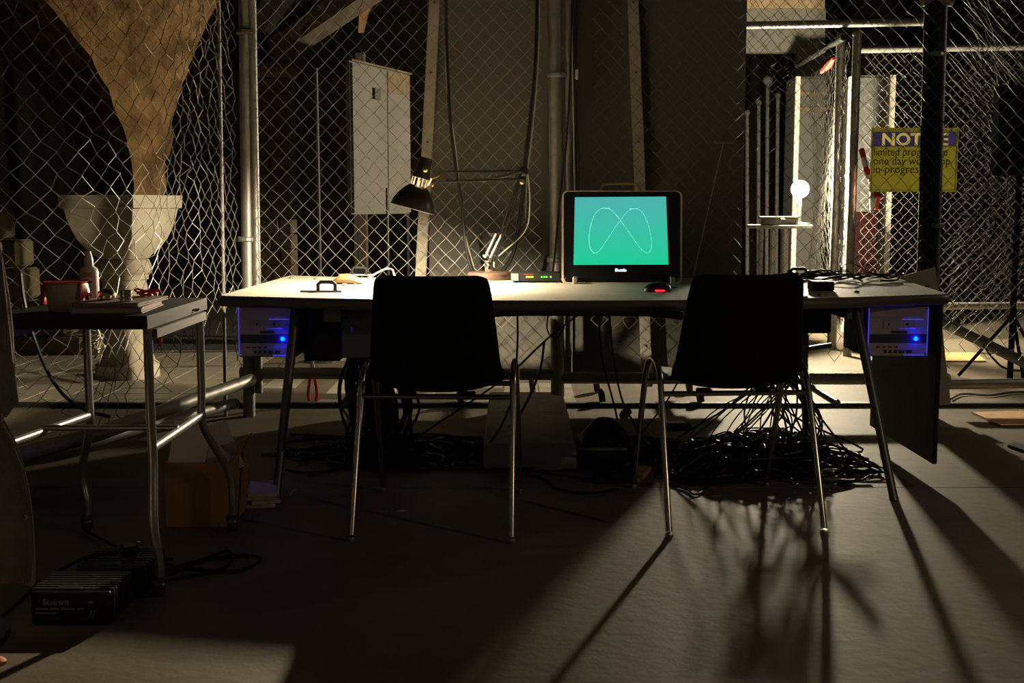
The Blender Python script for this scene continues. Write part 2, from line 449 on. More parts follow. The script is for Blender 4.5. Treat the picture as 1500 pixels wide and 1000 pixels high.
MB().box((at(527, 70, 10.5).x, 10.5, at(527, 120, 10.5).z - .7), (.09, .09, 1.9), bev=.01).build('slim_post', 'brick_brown', pr2)

# ------------------------------------------------------------------ white cabinet among the vaults
ca, cb_ = at(515, 89, 8.6), at(601, 122, 9.5)
cbx = thing('white_screen', 'white two leaf metal screen with rusty top corners behind the front fence', 'screen', ((ca.x + cb_.x) / 2, (ca.y + cb_.y) / 2, 0))
b0, b1 = at(512, 314, 8.6), at(601, 321, 9.5)
n_ = V((cb_.y - ca.y, -(cb_.x - ca.x), 0)).normalized()
if n_.y > 0: n_ = -n_
back = -n_ * .45
zt, zb = ca.z, b0.z
P0, P1 = V((ca.x, ca.y, 0)), V((cb_.x, cb_.y, 0))
def pan(t0, t1, z0, z1, d0, d1, nm, m):
    a, b = P0.lerp(P1, t0), P0.lerp(P1, t1)
    MB().prism([tuple((a - n_ * d0)[:2]), tuple((b - n_ * d0)[:2]), tuple((b - n_ * d1)[:2]), tuple((a - n_ * d1)[:2])], z0, z1).build(nm, m, cbx)
pan(0, 1, zb, zt, .02, .05, 'body', 'dimmed_white')
pan(.012, .575, zb + .01, zt - .012, 0, .02, 'leaf', 'dimmed_white')
pan(.59, .99, zb + .01, zt - .012, 0, .02, 'leaf', 'dimmed_white')
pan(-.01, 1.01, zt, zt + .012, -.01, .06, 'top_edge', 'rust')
pan(.33, .43, zt - .24, zt - .16, -.02, 0, 'handle', 'dark_panel')
pan(.60, .985, zt - .17, zt - .014, -.003, 0, 'rust_patch', 'rust')
pan(.02, .07, 0, zb, .01, .05, 'leg', 'black_paint'); pan(.93, .98, 0, zb, .01, .05, 'leg', 'black_paint')
pl = thing('steel_pole', 'thin steel pole standing upright left of the white two leaf screen', 'pole', at(467, 420, 8.0))
MB().tube([V((at(467, 300, 8).x, 8, 0)), at(463, 100, 8)], .012, 8).build('tube', 'pole_dark', pl); MB().lathe([(.12, 0), (.12, .012), (.02, .03)], (at(467, 300, 8).x, 8, 0), 16).build('foot', 'dark_panel', pl)
ORIG[pl.name] = V(pl.location)
pl2 = thing('threaded_rod', 'short threaded rod standing under the white screen edge', 'rod', (at(567, 300, 8.1).x, 8.1, 0))
MB().tube([V((at(567, 300, 8.1).x, 8.1, .02)), at(567, 275, 8.1)], .010, 8).build('rod', 'pole_dark', pl2); MB().lathe([(.12, 0), (.12, .02), (.03, .03)], (at(567, 300, 8.1).x, 8.1, 0), 14).build('foot', 'dark_panel', pl2)

# ------------------------------------------------------------------ grey stage flats on casters behind the fence
def flat(name, label, x0, x1, Y, pt, pb):
    a, b = at(x0, pb, Y), at(x1, pb, Y); zt = at(x0, pt, Y).z; zb = a.z
    t = thing(name, label, 'stage flat', ((a.x + b.x) / 2, Y, 0), 'grey flats on casters')
    MB().box(((a.x + b.x) / 2, Y + .02, (zt + zb) / 2), (b.x - a.x - .006, .025, zt - zb), bev=.003).build('panel', 'flat_grey', t)
    MB().box(((a.x + b.x) / 2, Y + .06, zb + .03), (b.x - a.x - .02, .05, .06)).build('bottom_rail', 'batten', t)
    for x in (a.x + .03, b.x - .03): MB().box((x, Y + .06, (zt + zb) / 2), (.05, .05, zt - zb - .02)).build('stile', 'batten', t)
    for x in (a.x + .16, b.x - .2):
        for dy in (0.0, .4):
            c = MB(); c.box((x, Y + .05 + dy, zb - .012), (.06, .05, .03)); cp = c.build('caster_plate', 'dark_panel', t)
            w = MB(); w.lathe([(.012, -.016), (.036, -.016), (.042, -.008), (.042, .008), (.036, .016), (.012, .016)], (x, Y + .05 + dy, .043), 18, axis=(1, 0, .15)); w.build('caster', 'rubber', cp, smooth=True)
        MB().box((x, Y + .25, zb + .02), (.05, .45, .03)).build('outrigger', 'batten', t)
    return t
flat('stage_flat', 'grey stage flat on casters behind the desk lamp', 629, 838, 6.17, -170, 548)
flat('stage_flat', 'wider grey stage flat on casters behind the monitor', 838, 1084, 6.21, -170, 548)
def batten(label, p0, p1, Y, w):
    t = thing('leaning_batten', label, 'batten', at(p1[0], p1[1], Y)); a, b = at(*p0, Y + .05), at(*p1, Y)
    d = (b - a).normalized(); R = V((0, 0, -1)).rotation_difference(d).to_matrix()
    st_ = MB().box((a + b) / 2, (w, .03, (b - a).length), rot=R, bev=.003).build('strip', 'batten', t)
    for k in range(6):
        q = a.lerp(b, .1 + .16 * k); MB().lathe([(.006, -.002), (.006, .002)], q - V((0, .018, 0)), 8, axis=(0, -1, 0)).build('screw_head', 'chrome', st_)
batten('pale leaning batten at the left edge of the grey flats', (640, -60), (608, 566), 6.08, .055)
batten('brown leaning batten rising behind the monitor', (925, -60), (948, 566), 6.12, .055)

# ------------------------------------------------------------------ front fence: posts, rails, mesh
YF = 5.9
def vpost(mb, px, y0, y1, Y, r, n=14):
    a = at(px[0], y0, Y); b = at(px[1], y1, Y); mb.tube([a, b], r, n)
fence = thing('front_fence', 'galvanised chain link fence on posts running behind the desk', 'fence', (.4, YF, 0))
p = MB(); p.tube([V((-1.315, YF, 0)), at(358, -60, YF)], .03, 16); p.build('post', 'galv', fence, smooth=True)
p = MB(); p.tube([V((-1.262, YF - .012, .12)), at(368, -60, YF - .01)], .02, 14); p.build('post', 'galv', fence, smooth=True)
bx = onz(818, 600).x
p = MB(); p.tube([V((at(818, 300, YF).x, YF, .10)), at(812, -60, YF)], .034, 16); p.build('post', 'galv', fence, smooth=True)
p = MB(); p.tube([V((at(833, 300, YF).x, YF - .005, .3)), at(832, -60, YF)], .012, 10); p.build('post', 'galv', fence, smooth=True)
p = MB(); p.tube([V((at(1362, 300, YF).x, YF, 0)), at(1369, -60, YF)], .042, 18); p.build('post', 'black_paint', fence, smooth=True)
p = MB(); p.tube([V((at(1377, 300, YF).x, YF - .01, .0)), at(1386, -60, YF)], .014, 12); p.build('post', 'galv', fence, smooth=True)
for (x0, x1, y, r, Y) in ((352, 816, 546, .03, YF), (820, 1390, 553, .03, YF), (1380, 1640, 563, .026, YF + .15)):
    p = MB(); p.tube([at(x0, y, Y), at(x1, y + (2 if x1 < 1400 else -4), Y)], r, 14); p.build('bottom_rail', 'galv', fence, smooth=True)
for px, y in ((361, 47), (361, 350), (361, 560), (1369, 80), (1369, 330), (816, 110), (816, 380)):
    c = at(px, y, YF); MB().lathe([(.046, -.012), (.05, -.006), (.05, .006), (.046, .012)], c, 14).build('clamp', 'rust' if y == 47 else 'galv', fence)
MB().tube([at(1352, -6, YF), at(1395, -6, YF)], .05, 12).build('top_joint', 'galv', fence)
xa0, xa1, xb0, xb1 = at(378, 300, YF).x, at(792, 300, YF).x, at(866, 300, YF).x, at(1600, 300, YF).x
front = lambda u: ((u, YF - .05), (0, -1))
def wobA(u, z):
    k = max(0, .55 - z); return V((.03 * math.sin(9 * u) * k, .05 * math.sin(5 * u + 2) * k, -.02 * math.sin(13 * u) * k))
rA = random.Random(11); mb = MB()
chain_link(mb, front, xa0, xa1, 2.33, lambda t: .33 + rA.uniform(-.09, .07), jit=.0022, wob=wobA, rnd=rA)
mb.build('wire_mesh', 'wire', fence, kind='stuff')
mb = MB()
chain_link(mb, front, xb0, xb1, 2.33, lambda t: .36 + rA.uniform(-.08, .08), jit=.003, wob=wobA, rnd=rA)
mb.build('wire_mesh', 'wire_dimmed', fence, kind='stuff')

# left return of the fence, bowing away to the left
lf = thing('side_fence', 'sagging chain link fence return running from the corner post past the left table', 'fence', (-1.5, 4.9, 0))
plan = smooth_path([V((-1.335, 5.84, 0)), V((-1.40, 5.35, 0)), V((-1.50, 4.92, 0)), V((-1.68, 4.52, 0)), V((-1.98, 4.28, 0)), V((-2.5, 4.2, 0))], 12)
cum = [0]
for a, b in zip(plan, plan[1:]): cum.append(cum[-1] + (b - a).length)
def side(u):
    u = max(0, min(u, cum[-1] - 1e-4)); i = max(k for k in range(len(cum) - 1) if cum[k] <= u)
    t = (u - cum[i]) / (cum[i + 1] - cum[i]); q = plan[i].lerp(plan[i + 1], t); d = (plan[i + 1] - plan[i]).normalized()
    return ((q.x, q.y), (d.y, -d.x))
def wobL(u, z):
    k = max(0, .75 - z)
    e = min(1, u / .9); return V((e * (.035 * math.sin(4 * u + 3 * z) + .05 * k * math.sin(11 * u)), .03 * e * math.sin(6 * u + 2 * z), e * (.05 * math.sin(2.4 * u + 1.2 * z) + .05 * k * math.sin(7 * u))))
rL = random.Random(21); mb = MB()
chain_link(mb, side, 0, cum[-1], 2.4, lambda t: .40 + .12 * math.sin(9 * t) + rL.uniform(-.2, .1), p=.082, r=.002, jit=.006, wob=wobL, rnd=rL)
mb.build('wire_mesh', 'wire', lf, kind='stuff')
rail = onz(40, 706, .1)
p = MB(); p.tube([at(368, 556, 5.82), V((-1.62, 4.62, .16)), V((-1.95, 3.95, .13))], .03, 14); p.build('bottom_rail', 'galv', lf, smooth=True)
p = MB(); p.tube([at(345, 590, 5.9), V((-1.75, 5.0, .06)), V((-2.3, 4.4, .06))], .028, 14); p.build('bottom_rail', 'galv', lf, smooth=True)
p = MB(); p.tube([V((at(322, 300, 5.9).x, 5.9, 0)), at(319, -60, 5.9)], .009, 10); p.build('post', 'galv', lf, smooth=True)

# concrete base block under the middle post
a = onz(708, 690); b = onz(845, 692)
bb = MB().box(((a.x + b.x) / 2, (a.y + 5.98) / 2, .055), (b.x - a.x, 5.98 - a.y, .11), bev=.008).build('base_block', 'concrete')
tag(bb, 'flat grey concrete block holding the middle fence post under the desk', 'block')

# far cage fences on the right
cg = thing('far_cage', 'far chain link cage with lit pipe posts to the right of the flood lamp', 'fence', (at(1250, 440, 8.3).x, 8.3, 0))
def pipe(px0, py0, Y0, px1, py1, Y1, r, nm, par=cg, m='galv'):
    q = MB(); q.tube([at(px0, py0, Y0), at(px1, py1, Y1)], r, 14); q.build(nm, m, par, smooth=True)
def gpost(px, ytop, Y, r, par=cg):
    q = at(px, ytop, Y); mb = MB(); mb.tube([V((q.x * 1.0, Y, 0)), q], r, 14); mb.build('post', 'galv', par, smooth=True)
    mb = MB(); mb.sphere(q, r * 1.15, 12); mb.build('post_cap', 'galv', par, smooth=True)
gpost(1232, 56, 8.7, .034); gpost(1256, 50, 8.3, .030)
pipe(1040, 38, 8.9, 1362, 32, 8.2, .026, 'top_rail')
pipe(1256, 73, 9.3, 1640, 66, 9.3, .026, 'top_rail')
pipe(1256, 449, 8.6, 1640, 446, 8.6, .026, 'bottom_rail')
pipe(1236, 55, 8.4, 1168, 96, 10.9, .022, 'top_rail', cg, 'black_paint')
rC = random.Random(31)
xs0, xs1 = at(1262, 300, 9.3).x, at(1660, 300, 9.3).x
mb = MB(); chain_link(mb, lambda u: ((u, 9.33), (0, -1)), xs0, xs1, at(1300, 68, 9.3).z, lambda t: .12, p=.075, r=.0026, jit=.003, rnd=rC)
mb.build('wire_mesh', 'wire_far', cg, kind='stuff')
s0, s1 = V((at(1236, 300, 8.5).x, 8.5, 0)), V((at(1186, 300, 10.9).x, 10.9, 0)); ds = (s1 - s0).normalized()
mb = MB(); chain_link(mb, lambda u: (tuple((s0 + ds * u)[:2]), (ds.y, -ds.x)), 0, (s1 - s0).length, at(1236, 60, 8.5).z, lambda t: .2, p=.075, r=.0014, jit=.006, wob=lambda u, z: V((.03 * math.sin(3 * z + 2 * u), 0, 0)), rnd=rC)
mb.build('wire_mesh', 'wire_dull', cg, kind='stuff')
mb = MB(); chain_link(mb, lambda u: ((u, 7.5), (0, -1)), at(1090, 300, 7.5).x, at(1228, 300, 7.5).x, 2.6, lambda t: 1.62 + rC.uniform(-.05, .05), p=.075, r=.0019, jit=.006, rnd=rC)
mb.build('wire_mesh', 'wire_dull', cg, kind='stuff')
rf = thing('crumpled_mesh_roll', 'loose brownish chain link hanging in folds at the far right', 'fence mesh', (at(1450, 440, 7.6).x, 7.6, 0))
for k, (xa, xb, Y) in enumerate(((1395, 1600, 7.5), (1405, 1620, 8.0))):
    mb = MB(); chain_link(mb, lambda u, Y=Y: ((u, Y), (0, -1)), at(xa, 300, Y).x, at(xb, 300, Y).x, 2.7, lambda t: .45 + rC.uniform(-.1, .1), p=.062, r=.0024, jit=.006, wob=lambda u, z, k=k: V((.03 * math.sin(7 * z + k), .08 * math.sin(14 * u + 2 * z + k * 2), .02 * math.sin(9 * u))), rnd=rC)
    mb.build('wire_mesh', ('wire_brown', 'wire_dull')[k], rf, kind='stuff')
br = thing('diagonal_brace', 'dark diagonal pipe brace on the floor behind the right desk end', 'pipe', (at(1440, 505, 6.6).x, 6.6, 0))
pipe(1376, 470, 6.9, 1560, 560, 6.3, .03, 'tube', br, 'dark_leg')
for x, y, Y in ((1400, 481, 6.82), (1440, 501, 6.69)): MB().lathe([(.036, -.02), (.036, .02)], at(x, y, Y), 12, axis=at(1560, 560, 6.3) - at(1376, 470, 6.9)).build('clamp', 'steel', br)

# yellow sign hung on the back of the fence
YS = YF + .06
sa, sb = at(1277, 187, YS), at(1401, 281, YS)
sg = thing('yellow_notice_sign', 'yellow plastic notice sign with blue heading hung on the fence at right', 'sign', ((sa.x + sb.x) / 2, YS, sb.z))
sw_, sh_ = sb.x - sa.x, sa.z - sb.z
bz = sa.z - .019, sa.z - .091; cxs = (sa.x + sb.x) / 2
mb = MB(); mb.box((cxs, YS + .003, (bz[1] + sb.z) / 2), (sw_, .004, bz[1] - sb.z)); mb.box((cxs, YS + .003, (sa.z + bz[0]) / 2), (sw_, .004, sa.z - bz[0]))
for sx in (-1, 1): mb.box((cxs + sx * sw_ * .485, YS + .003, sum(bz) / 2), (sw_ * .03, .004, bz[0] - bz[1]))
mb.build('board', 'sign_yellow', sg)
RX = (PI / 2, 0, 0)
mb = MB(); mb.box((cxs, YS + .003, sum(bz) / 2), (sw_ * .94, .004, bz[0] - bz[1])); band = mb.build('heading_band', 'sign_blue', sg)
hdg = text('heading', 'NOTICE', .082, 'sign_yellow_print', sg, (cxs, YS + .003, sa.z - .084), RX, .0028, ext=.004, align='CENTER', sx=1.1)
bo_ = band.modifiers.new('letters', 'BOOLEAN'); bo_.object = hdg; bo_.operation = 'DIFFERENCE'; bo_.solver = 'EXACT'
text('lettering', 'limited programme', .057, 'ink', sg, (sa.x + .012, YS - .001, sa.z - .136), RX, sx=.83)
text('lettering', 'one day workshop', .057, 'ink', sg, (sa.x + .012, YS - .001, sa.z - .180), RX, sx=.89)
text('lettering', 'in-progress', .057, 'ink', sg, (sa.x + .012, YS - .001, sa.z - .220), RX, sx=.96)
mb = MB()
for x0, x1, z0, z1 in ((.015, .985, .03, .036), (.015, .985, .964, .97), (.015, .022, .03, .97), (.978, .985, .03, .97)):
    mb.box((sa.x + sw_ * (x0 + x1) / 2, YS - .0003, sb.z + sh_ * (z0 + z1) / 2), (sw_ * (x1 - x0), .0008, sh_ * (z1 - z0)))
mb.build('border_line', 'ink', sg)

# ------------------------------------------------------------------ far right: lockers, tape, loudspeaker
def cab(name, label, x0, x1, y0, Y, d, m, edge=None, rz=0, cat='cabinet'):
    a, b = at(x0, y0, Y), at(x1, y0, Y)
    t = thing(name, label, cat, ((a.x + b.x) / 2, Y, 0)); zt = a.z
    MB().box(((a.x + b.x) / 2, Y + d / 2, zt / 2 + .02), (b.x - a.x, d, zt - .04), bev=.005).build('body', m, t)
    MB().box(((a.x + b.x) / 2, Y - .009, zt / 2 + .03), (b.x - a.x - .02, .016, zt - .1), bev=.003).build('door', m, t)
    if edge: MB().box((b.x - .015 if edge > 0 else a.x + .015, Y - .02, zt / 2), (.045, .03, zt), bev=.004).build('corner_strip', 'white_panel', t)
    MB().box(((a.x + b.x) / 2, Y + d / 2, .02), (b.x - a.x - .02, d - .02, .04)).build('plinth', 'dark_panel', t)
    return t
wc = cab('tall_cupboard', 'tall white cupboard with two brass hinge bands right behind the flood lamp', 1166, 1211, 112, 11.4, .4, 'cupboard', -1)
for y in (137, 160):
    a, b = at(1172, y, 11.37), at(1210, y, 11.37); MB().box(((a.x + b.x) / 2, 11.375, a.z), (b.x - a.x, .012, .035)).build('hinge_band', 'rust', wc)
cab('grey_locker', 'grey locker with a pale corner strip left of the yellow sign', 1258, 1310, 110, 10.6, .5, 'locker_grey', 1)
ps = thing('white_post', 'narrow white timber post standing between the two cage posts', 'post', (at(1243, 400, 9.9).x, 9.9, 0))
MB().box((at(1243, 300, 9.9).x, 9.9, at(1243, 112, 9.9).z / 2), (.055, .055, at(1243, 112, 9.9).z), bev=.004).build('timber', 'white_panel', ps); MB().box((at(1243, 300, 9.9).x, 9.9, at(1243, 258, 9.9).z), (.065, .065, .02)).build('collar', 'paper', ps)
tp = thing('barrier_tape', 'red and white barrier tape knotted on the mesh left of the yellow sign', 'tape', at(1280, 312, 8.2))
q = smooth_path([at(1262, 218, 8.2), at(1270, 250, 8.15), at(1277, 268, 8.2), at(1284, 282, 8.18)], 5)
for i in range(0, len(q) - 2, 2): MB().tube(q[i:i + 3], [.018, .022, .018], 6).build('tape_strip', 'tape_white' if i % 4 else 'tape_red', tp)
for k, (x, y0, y1) in enumerate(((1278, 268, 312), (1284, 270, 306), (1281, 272, 300))):
    MB().tube([at(x, y0, 8.2), at(x + 1, (y0 + y1) / 2, 8.14), at(x - 1 + k, y1, 8.2)], [.02, .026, .012], 6).build('tape_strip', ('tape_white', 'tape_red', 'tape_red')[k], tp)
tp2 = MB().tube([at(1203, 106, 9.2), at(1213, 97, 9.0), at(1221, 86, 8.8)], [.012, .026, .012], 6).build('tape_tie', 'tape_red'); tag(tp2, 'small red tie on the sloping rail above the cupboard', 'tie')
crate = thing('dark_red_crate', 'dark red crate standing on end below the barrier tape', 'crate', (at(1274, 400, 9.6).x, 9.6, 0))
a, b = at(1262, 310, 9.6), at(1286, 368, 9.6)
MB().box(((a.x + b.x) / 2, 9.75, a.z / 2), (b.x - a.x, .25, a.z), bev=.01).build('shell', 'dark_red', crate)
for k in range(4): MB().box(((a.x + b.x) / 2, 9.62, a.z * (.2 + .2 * k)), (b.x - a.x - .03, .02, .03)).build('rib', 'dark_red', crate)
spk = thing('loudspeaker', 'black loudspeaker on a stand at the right edge behind the fence', 'speaker', (at(1494, 440, 7.0).x, 7.0, 0))
a, b = at(1468, 124, 7.0), at(1540, 256, 7.0)
MB().box(((a.x + b.x) / 2, 7.07, (a.z + b.z) / 2), (b.x - a.x, .14, a.z - b.z), bev=.02).build('cabinet', 'matte_black', spk)
MB().lathe([(.0, .004), (.05, .006), (.1, .014), (.105, .0)], ((a.x + b.x) / 2, 7.0, (a.z + b.z) / 2 - .08), 20, axis=(0, -1, 0)).build('woofer', 'matte_black', spk)
MB().tube([V(((a.x + b.x) / 2, 7.07, 0)), V(((a.x + b.x) / 2, 7.07, b.z + .02))], .018, 10).build('pole', 'matte_black', spk)
for k in range(3):
    g = 2 * PI * k / 3 + .4; MB().tube([V(((a.x + b.x) / 2, 7.07, .4)), V(((a.x + b.x) / 2 + .3 * math.cos(g), 7.07 + .3 * math.sin(g), .012))], .01, 8).build('leg', 'matte_black', spk)

# ------------------------------------------------------------------ flood lamp on the round table behind the cage
YB = 9.0
lc = at(1172, 277, YB)
bt = thing('round_bench_table', 'small round pale table holding the flood lamp behind the cage', 'table', (at(1142, 330, YB).x, YB, 0))
tz = at(1142, 329, YB).z; tx = at(1142, 330, YB).x
MB().lathe([(.235, tz - .025), (.242, tz - .018), (.242, tz - .004), (.238, tz)], (tx, YB, 0), 28).build('tabletop', 'white_panel', bt)
MB().tube([V((tx + .04, YB, .02)), V((tx + .04, YB, tz - .02))], .03, 12).build('pedestal', 'steel', bt)
for k in range(4):
    g = PI / 2 * k + .5; MB().tube([V((tx + .04, YB, .1)), V((tx + .04 + .2 * math.cos(g), YB + .2 * math.sin(g), .02))], .018, 8).build('foot', 'steel', bt)
for k, x in enumerate((1115, 1130)): MB().tube([V((at(x, 330, YB).x, YB - .05 * k, .02)), V((at(x, 330, YB).x, YB - .05 * k, tz - .03))], .02, 8).build('leg', 'steel', bt)
tr = thing('steel_case', 'flat pale instrument case lying on the round table', 'case', (at(1140, 318, YB).x, YB - .1, tz))
a, b = at(1113, 313, YB - .1), at(1166, 327, YB - .1)
MB().box(((a.x + b.x) / 2, YB - .1, tz + .027), (b.x - a.x, .15, .05), bev=.005).build('shell', 'dimmed_white', tr)
MB().box(((a.x + b.x) / 2, YB - .1, tz + .058), (b.x - a.x + .012, .16, .010)).build('lid', 'white_panel', tr)
MB().tube([V(((a.x + b.x) / 2 - .03, YB - .19, tz + .04)), V(((a.x + b.x) / 2, YB - .215, tz + .045)), V(((a.x + b.x) / 2 + .03, YB - .19, tz + .04))], .006, 6).build('handle', 'chrome', tr)
fd = thing('flood_lamp', 'glaring bare globe lamp on a short black stem on the round table', 'lamp', (lc.x, YB, tz))
MB().sphere(lc, .065, 20).build('bulb', 'flood', fd, smooth=True)
MB().tube([V((lc.x, YB, tz + .01)), V((lc.x, YB, lc.z - .06))], .014, 8).build('stem', 'black_steel', fd)
MB().lathe([(.09, 0), (.09, .012), (.02, .02)], (lc.x, YB, tz), 16).build('foot', 'black_steel', fd)
for k, x in enumerate((1096, 1112, 1124, 1138)):
    o = thing('stacked_pole', 'thin metal pole leaning in the dark doorway, ' + ('nearest the grey flat', 'second from the grey flat', 'with a round knob on top', 'closest to the flood lamp')[k], 'pole', (at(x, 400, 11.8).x, 11.8, 0), 'poles in the doorway')
    top = at(x + (k - 1.5), (165, 150, 118, 140)[k], 12.2); MB().tube([V((at(x, 400, 11.8).x, 11.8, .01)), top], .018, 8).build('tube', 'cupboard', o); MB().sphere(top, .05 if k == 2 else .03, 10).build('knob', 'cupboard', o)

# ------------------------------------------------------------------ white boards leaning by the desk end, plywood on floor
def leaning(name, label, pts, th, m, cat='board'):
    o = MB().slab(pts, th).build(name, m); return tag(o, label, cat)
g0 = V((1.62, 4.62, 0)); 
leaning('white_board', 'large white board leaning behind the right desk end and its black end panel', [at(1334, 598, 5.80), at(1393, 592, 5.80), at(1370, 391, 5.84), at(1306, 408, 5.84)], -.008, 'white_panel')
for k, (quad, lb) in enumerate((([onz(1424, 603, .012), onz(1466, 622, .012), onz(1580, 622, .012), onz(1560, 600, .012)], 'orange plywood sheet on the floor at the right edge, before the pipe'), ([onz(1384, 515, .012), onz(1384, 528, .012), onz(1444, 528, .012), onz(1430, 516, .012)], 'small orange plywood sheet on the floor behind the bottom pipe'))):
    tag(MB().slab(quad, -.012).build('plywood_sheet', 'plywood'), lb, 'plywood')

# ------------------------------------------------------------------ the desk
ZD = .72
FLp, FRp, BRp, BLp = V((-1.086, 4.36, 0)), V((1.64, 4.44, 0)), V((1.80, 5.74, 0)), V((-1.058, 5.66, 0))
def desk_outline(inset=0.0):
    pts = []
    n = 28
    for i in range(n + 1):
        t = i / n; q = FLp.lerp(FRp, t); q = q + V((0, -.27 * (1 - (2 * t - 1) ** 2), 0)); pts.append(q)
    for i in range(1, n):
        t = i / n
        q = BRp.lerp(BLp, t); q = q + V((0, -.27 * (1 - (2 * t - 1) ** 4), 0)) 
        pts.append(q)
    pts.insert(n + 1, BRp); pts.append(BLp)
    # corner rounding by chopping
    c = sum(pts, V((0, 0, 0))) / len(pts)
    out = []
    N = len(pts)
    for i, q in enumerate(pts):
        a, b = pts[i - 1], pts[(i + 1) % N]; d1, d2 = (a - q).normalized(), (b - q).normalized()
        if d1.dot(d2) > -.9:
            r = .045
            for k in range(5):
                t = k / 4; p1 = q + d1 * r; p2 = q + d2 * r; out.append(p1 * (1 - t) ** 2 + q * 2 * t * (1 - t) + p2 * t * t)
        else: out.append(q)
    if inset:
        res = []
        N = len(out)
        for i, q in enumerate(out):
            d = (out[(i + 1) % N] - out[i - 1]).normalized(); res.append(q + V((-d.y, d.x, 0)) * inset)
        out = res
    return [(q.x, q.y) for q in out]
dk = thing('desk', 'long boat shaped grey topped desk on splayed dark tube legs', 'desk', (.3, 5.0, 0))
MB().prism(desk_outline(.013), ZD - .034, ZD).build('desk_top', 'desk_top', dk)
rings = []
for ins, z in ((.014, ZD - .001), (.006, ZD - .003), (.0, ZD - .011), (-.002, ZD - .02), (.0, ZD - .03), (.008, ZD - .039), (.03, ZD - .041)):
    rings.append([V((x, y, z)) for x, y in desk_outline(ins)])
MB().grid(rings, close=True).build('edge_trim', 'edge', dk, smooth=True)
def dleg(top, foot, nm='leg', r0=.019, r1=.015, m='dark_leg'):
    mb = MB(); mb.tube([V(top), V(top).lerp(V(foot), .97), V(foot)], [r0, r1, r1 * 1.15], 12); o = mb.build(nm, m, dk, smooth=True); return o
dleg((-.80, 4.42, .69), (-.85, 4.21, 0)); dleg((1.27, 4.42, .69), (1.367, 4.18, 0))
dleg((-.62, 5.30, .69), (-.70, 5.48, 0)); dleg((1.28, 5.25, .69), (1.36, 5.45, 0))
for x in (-.64, 1.24): MB().tube([V((x, 4.5, .3)), V((x, 5.35, .3))], .014, 10).build('crossbar', 'dark_leg', dk)
MB().tube([V((1.24, 5.3, .40)), V((1.44, 5.36, .42))], .012, 8).build('crossbar', 'dark_leg', dk)
MB().box((-.65, 4.75, .655), (.06, .9, .05)).build('top_rail', 'dark_leg', dk); MB().box((1.27, 4.85, .655), (.06, .9, .05)).build('top_rail', 'dark_leg', dk)
# arched apron under the middle of the front edge
arch = smooth_path([V((-.42, 4.42, .60)), V((-.1, 4.36, .655)), V((.25, 4.34, .662)), V((.55, 4.36, .655)), V((.85, 4.42, .60))], 5)
MB().tube(arch, .016, 8).build('arched_apron', 'dark_leg', dk)
MB().box((1.60, 4.84, .385), (.018, .80, .62), bev=.003).build('end_panel', 'dark_panel', dk)
# hung drawer box on the left and cable box on the right, both under the top
dr = MB().box((-.545, 4.70, .575), (.20, .45, .20), bev=.006).build('drawer_box', 'grey_panel', dk)
MB().box((-.60, 4.468, .585), (.012, .02, .03), bev=.004).build('latch', 'chrome', dr)
MB().box((-.72, 4.75, .56), (.14, .5, .2), bev=.006).build('side_box', 'dark_panel', dr)
MB().box((1.10, 4.75, .50), (.13, .2, .10), bev=.008).build('junction_box', 'grey_panel', dk)
MB().box((1.10, 4.75, .605), (.30, .2, .11), bev=.008).build('under_shelf', 'dark_panel', dk)
# edge screws and small knobs in the top
for px, py in ((337, 426), (376, 413), (426, 408), (462, 409), (443, 427), (520, 418), (1358, 420), (1322, 408), (1180, 436), (1200, 433), (1255, 428)):
    q = onz(px, py, ZD); MB().lathe([(.009, 0), (.009, .004), (.005, .007)], q, 10).build('screw_head', 'dark_leg', dk)
# hatch panels with handles
def hatch(label, px, py, px2, th=.006):
    a, b = onz(px, py, ZD), onz(px2, py, ZD); t = thing('lift_handle', label, 'handle', ((a.x + b.x) / 2, a.y, ZD), 'black lift handles on the desk')
    w = (b.x - a.x)
    MB().box(((a.x + b.x) / 2 - .02, a.y + .02, ZD + .004), (w + .09, .05, .007), bev=.002).build('plate', 'grey_panel', t)
    mb = MB(); pts = [V((a.x, a.y, ZD + .007)), V((a.x, a.y, ZD + .03)), V((a.x + .01, a.y, ZD + .039)), V((b.x - .01, a.y, ZD + .039)), V((b.x, a.y, ZD + .03)), V((b.x, a.y, ZD + .007))]
    mb.tube(pts, .0075, 8); mb.build('grip', 'black_plastic', t, smooth=True)
hatch('black lift handle on the brightly lit left desk front', 466, 428, 491)
hatch('black lift handle at the lit left desk rear edge', 516, 404, 537)
hatch('black lift handle on the shadowed right desk end', 1158, 406, 1181)
# tan case
q = onz(508, 416, ZD)
mb = MB(); rows = []
for i in range(9):
    t = i / 8 * 2 - 1; w = .032 * math.sqrt(max(.02, 1 - t * t)); zc = .040 * (1 - t * t) + .004; rows.append([V((q.x + .07 * t, q.y + w * math.cos(a), ZD + max(.0005, zc * (.5 + .5 * math.sin(a))) * 1.0)) for a in [2 * PI * k / 12 for k in range(12)]])
mb.grid(rows, close=True)
tag(mb.build('spectacle_case', 'tan', None, smooth=True), 'tan pointed case lying under the desk lamp', 'case')
q = onz(506, 418.5, ZD); tag(MB().box((q.x, q.y - .03, ZD + .006), (.022, .012, .01), bev=.003).build('small_clip', 'wood_beam'), 'tiny brown clip lying in front of the tan case', 'clip')
wl = smooth_path([onz(540, 408, ZD) + V((0, 0, .004)), onz(556, 404, ZD) + V((0, 0, .02)), onz(566, 403, ZD) + V((0, 0, .03)), onz(575, 404, ZD) + V((0, 0, .028)), onz(580, 409, ZD) + V((0, 0, .01)), onz(600, 412, ZD) + V((0, 0, .004))], 6)
tag(MB().tube(wl, .005, 8).build('white_cable', 'cable_white'), 'white cable looped on the back of the lit desk', 'cable')

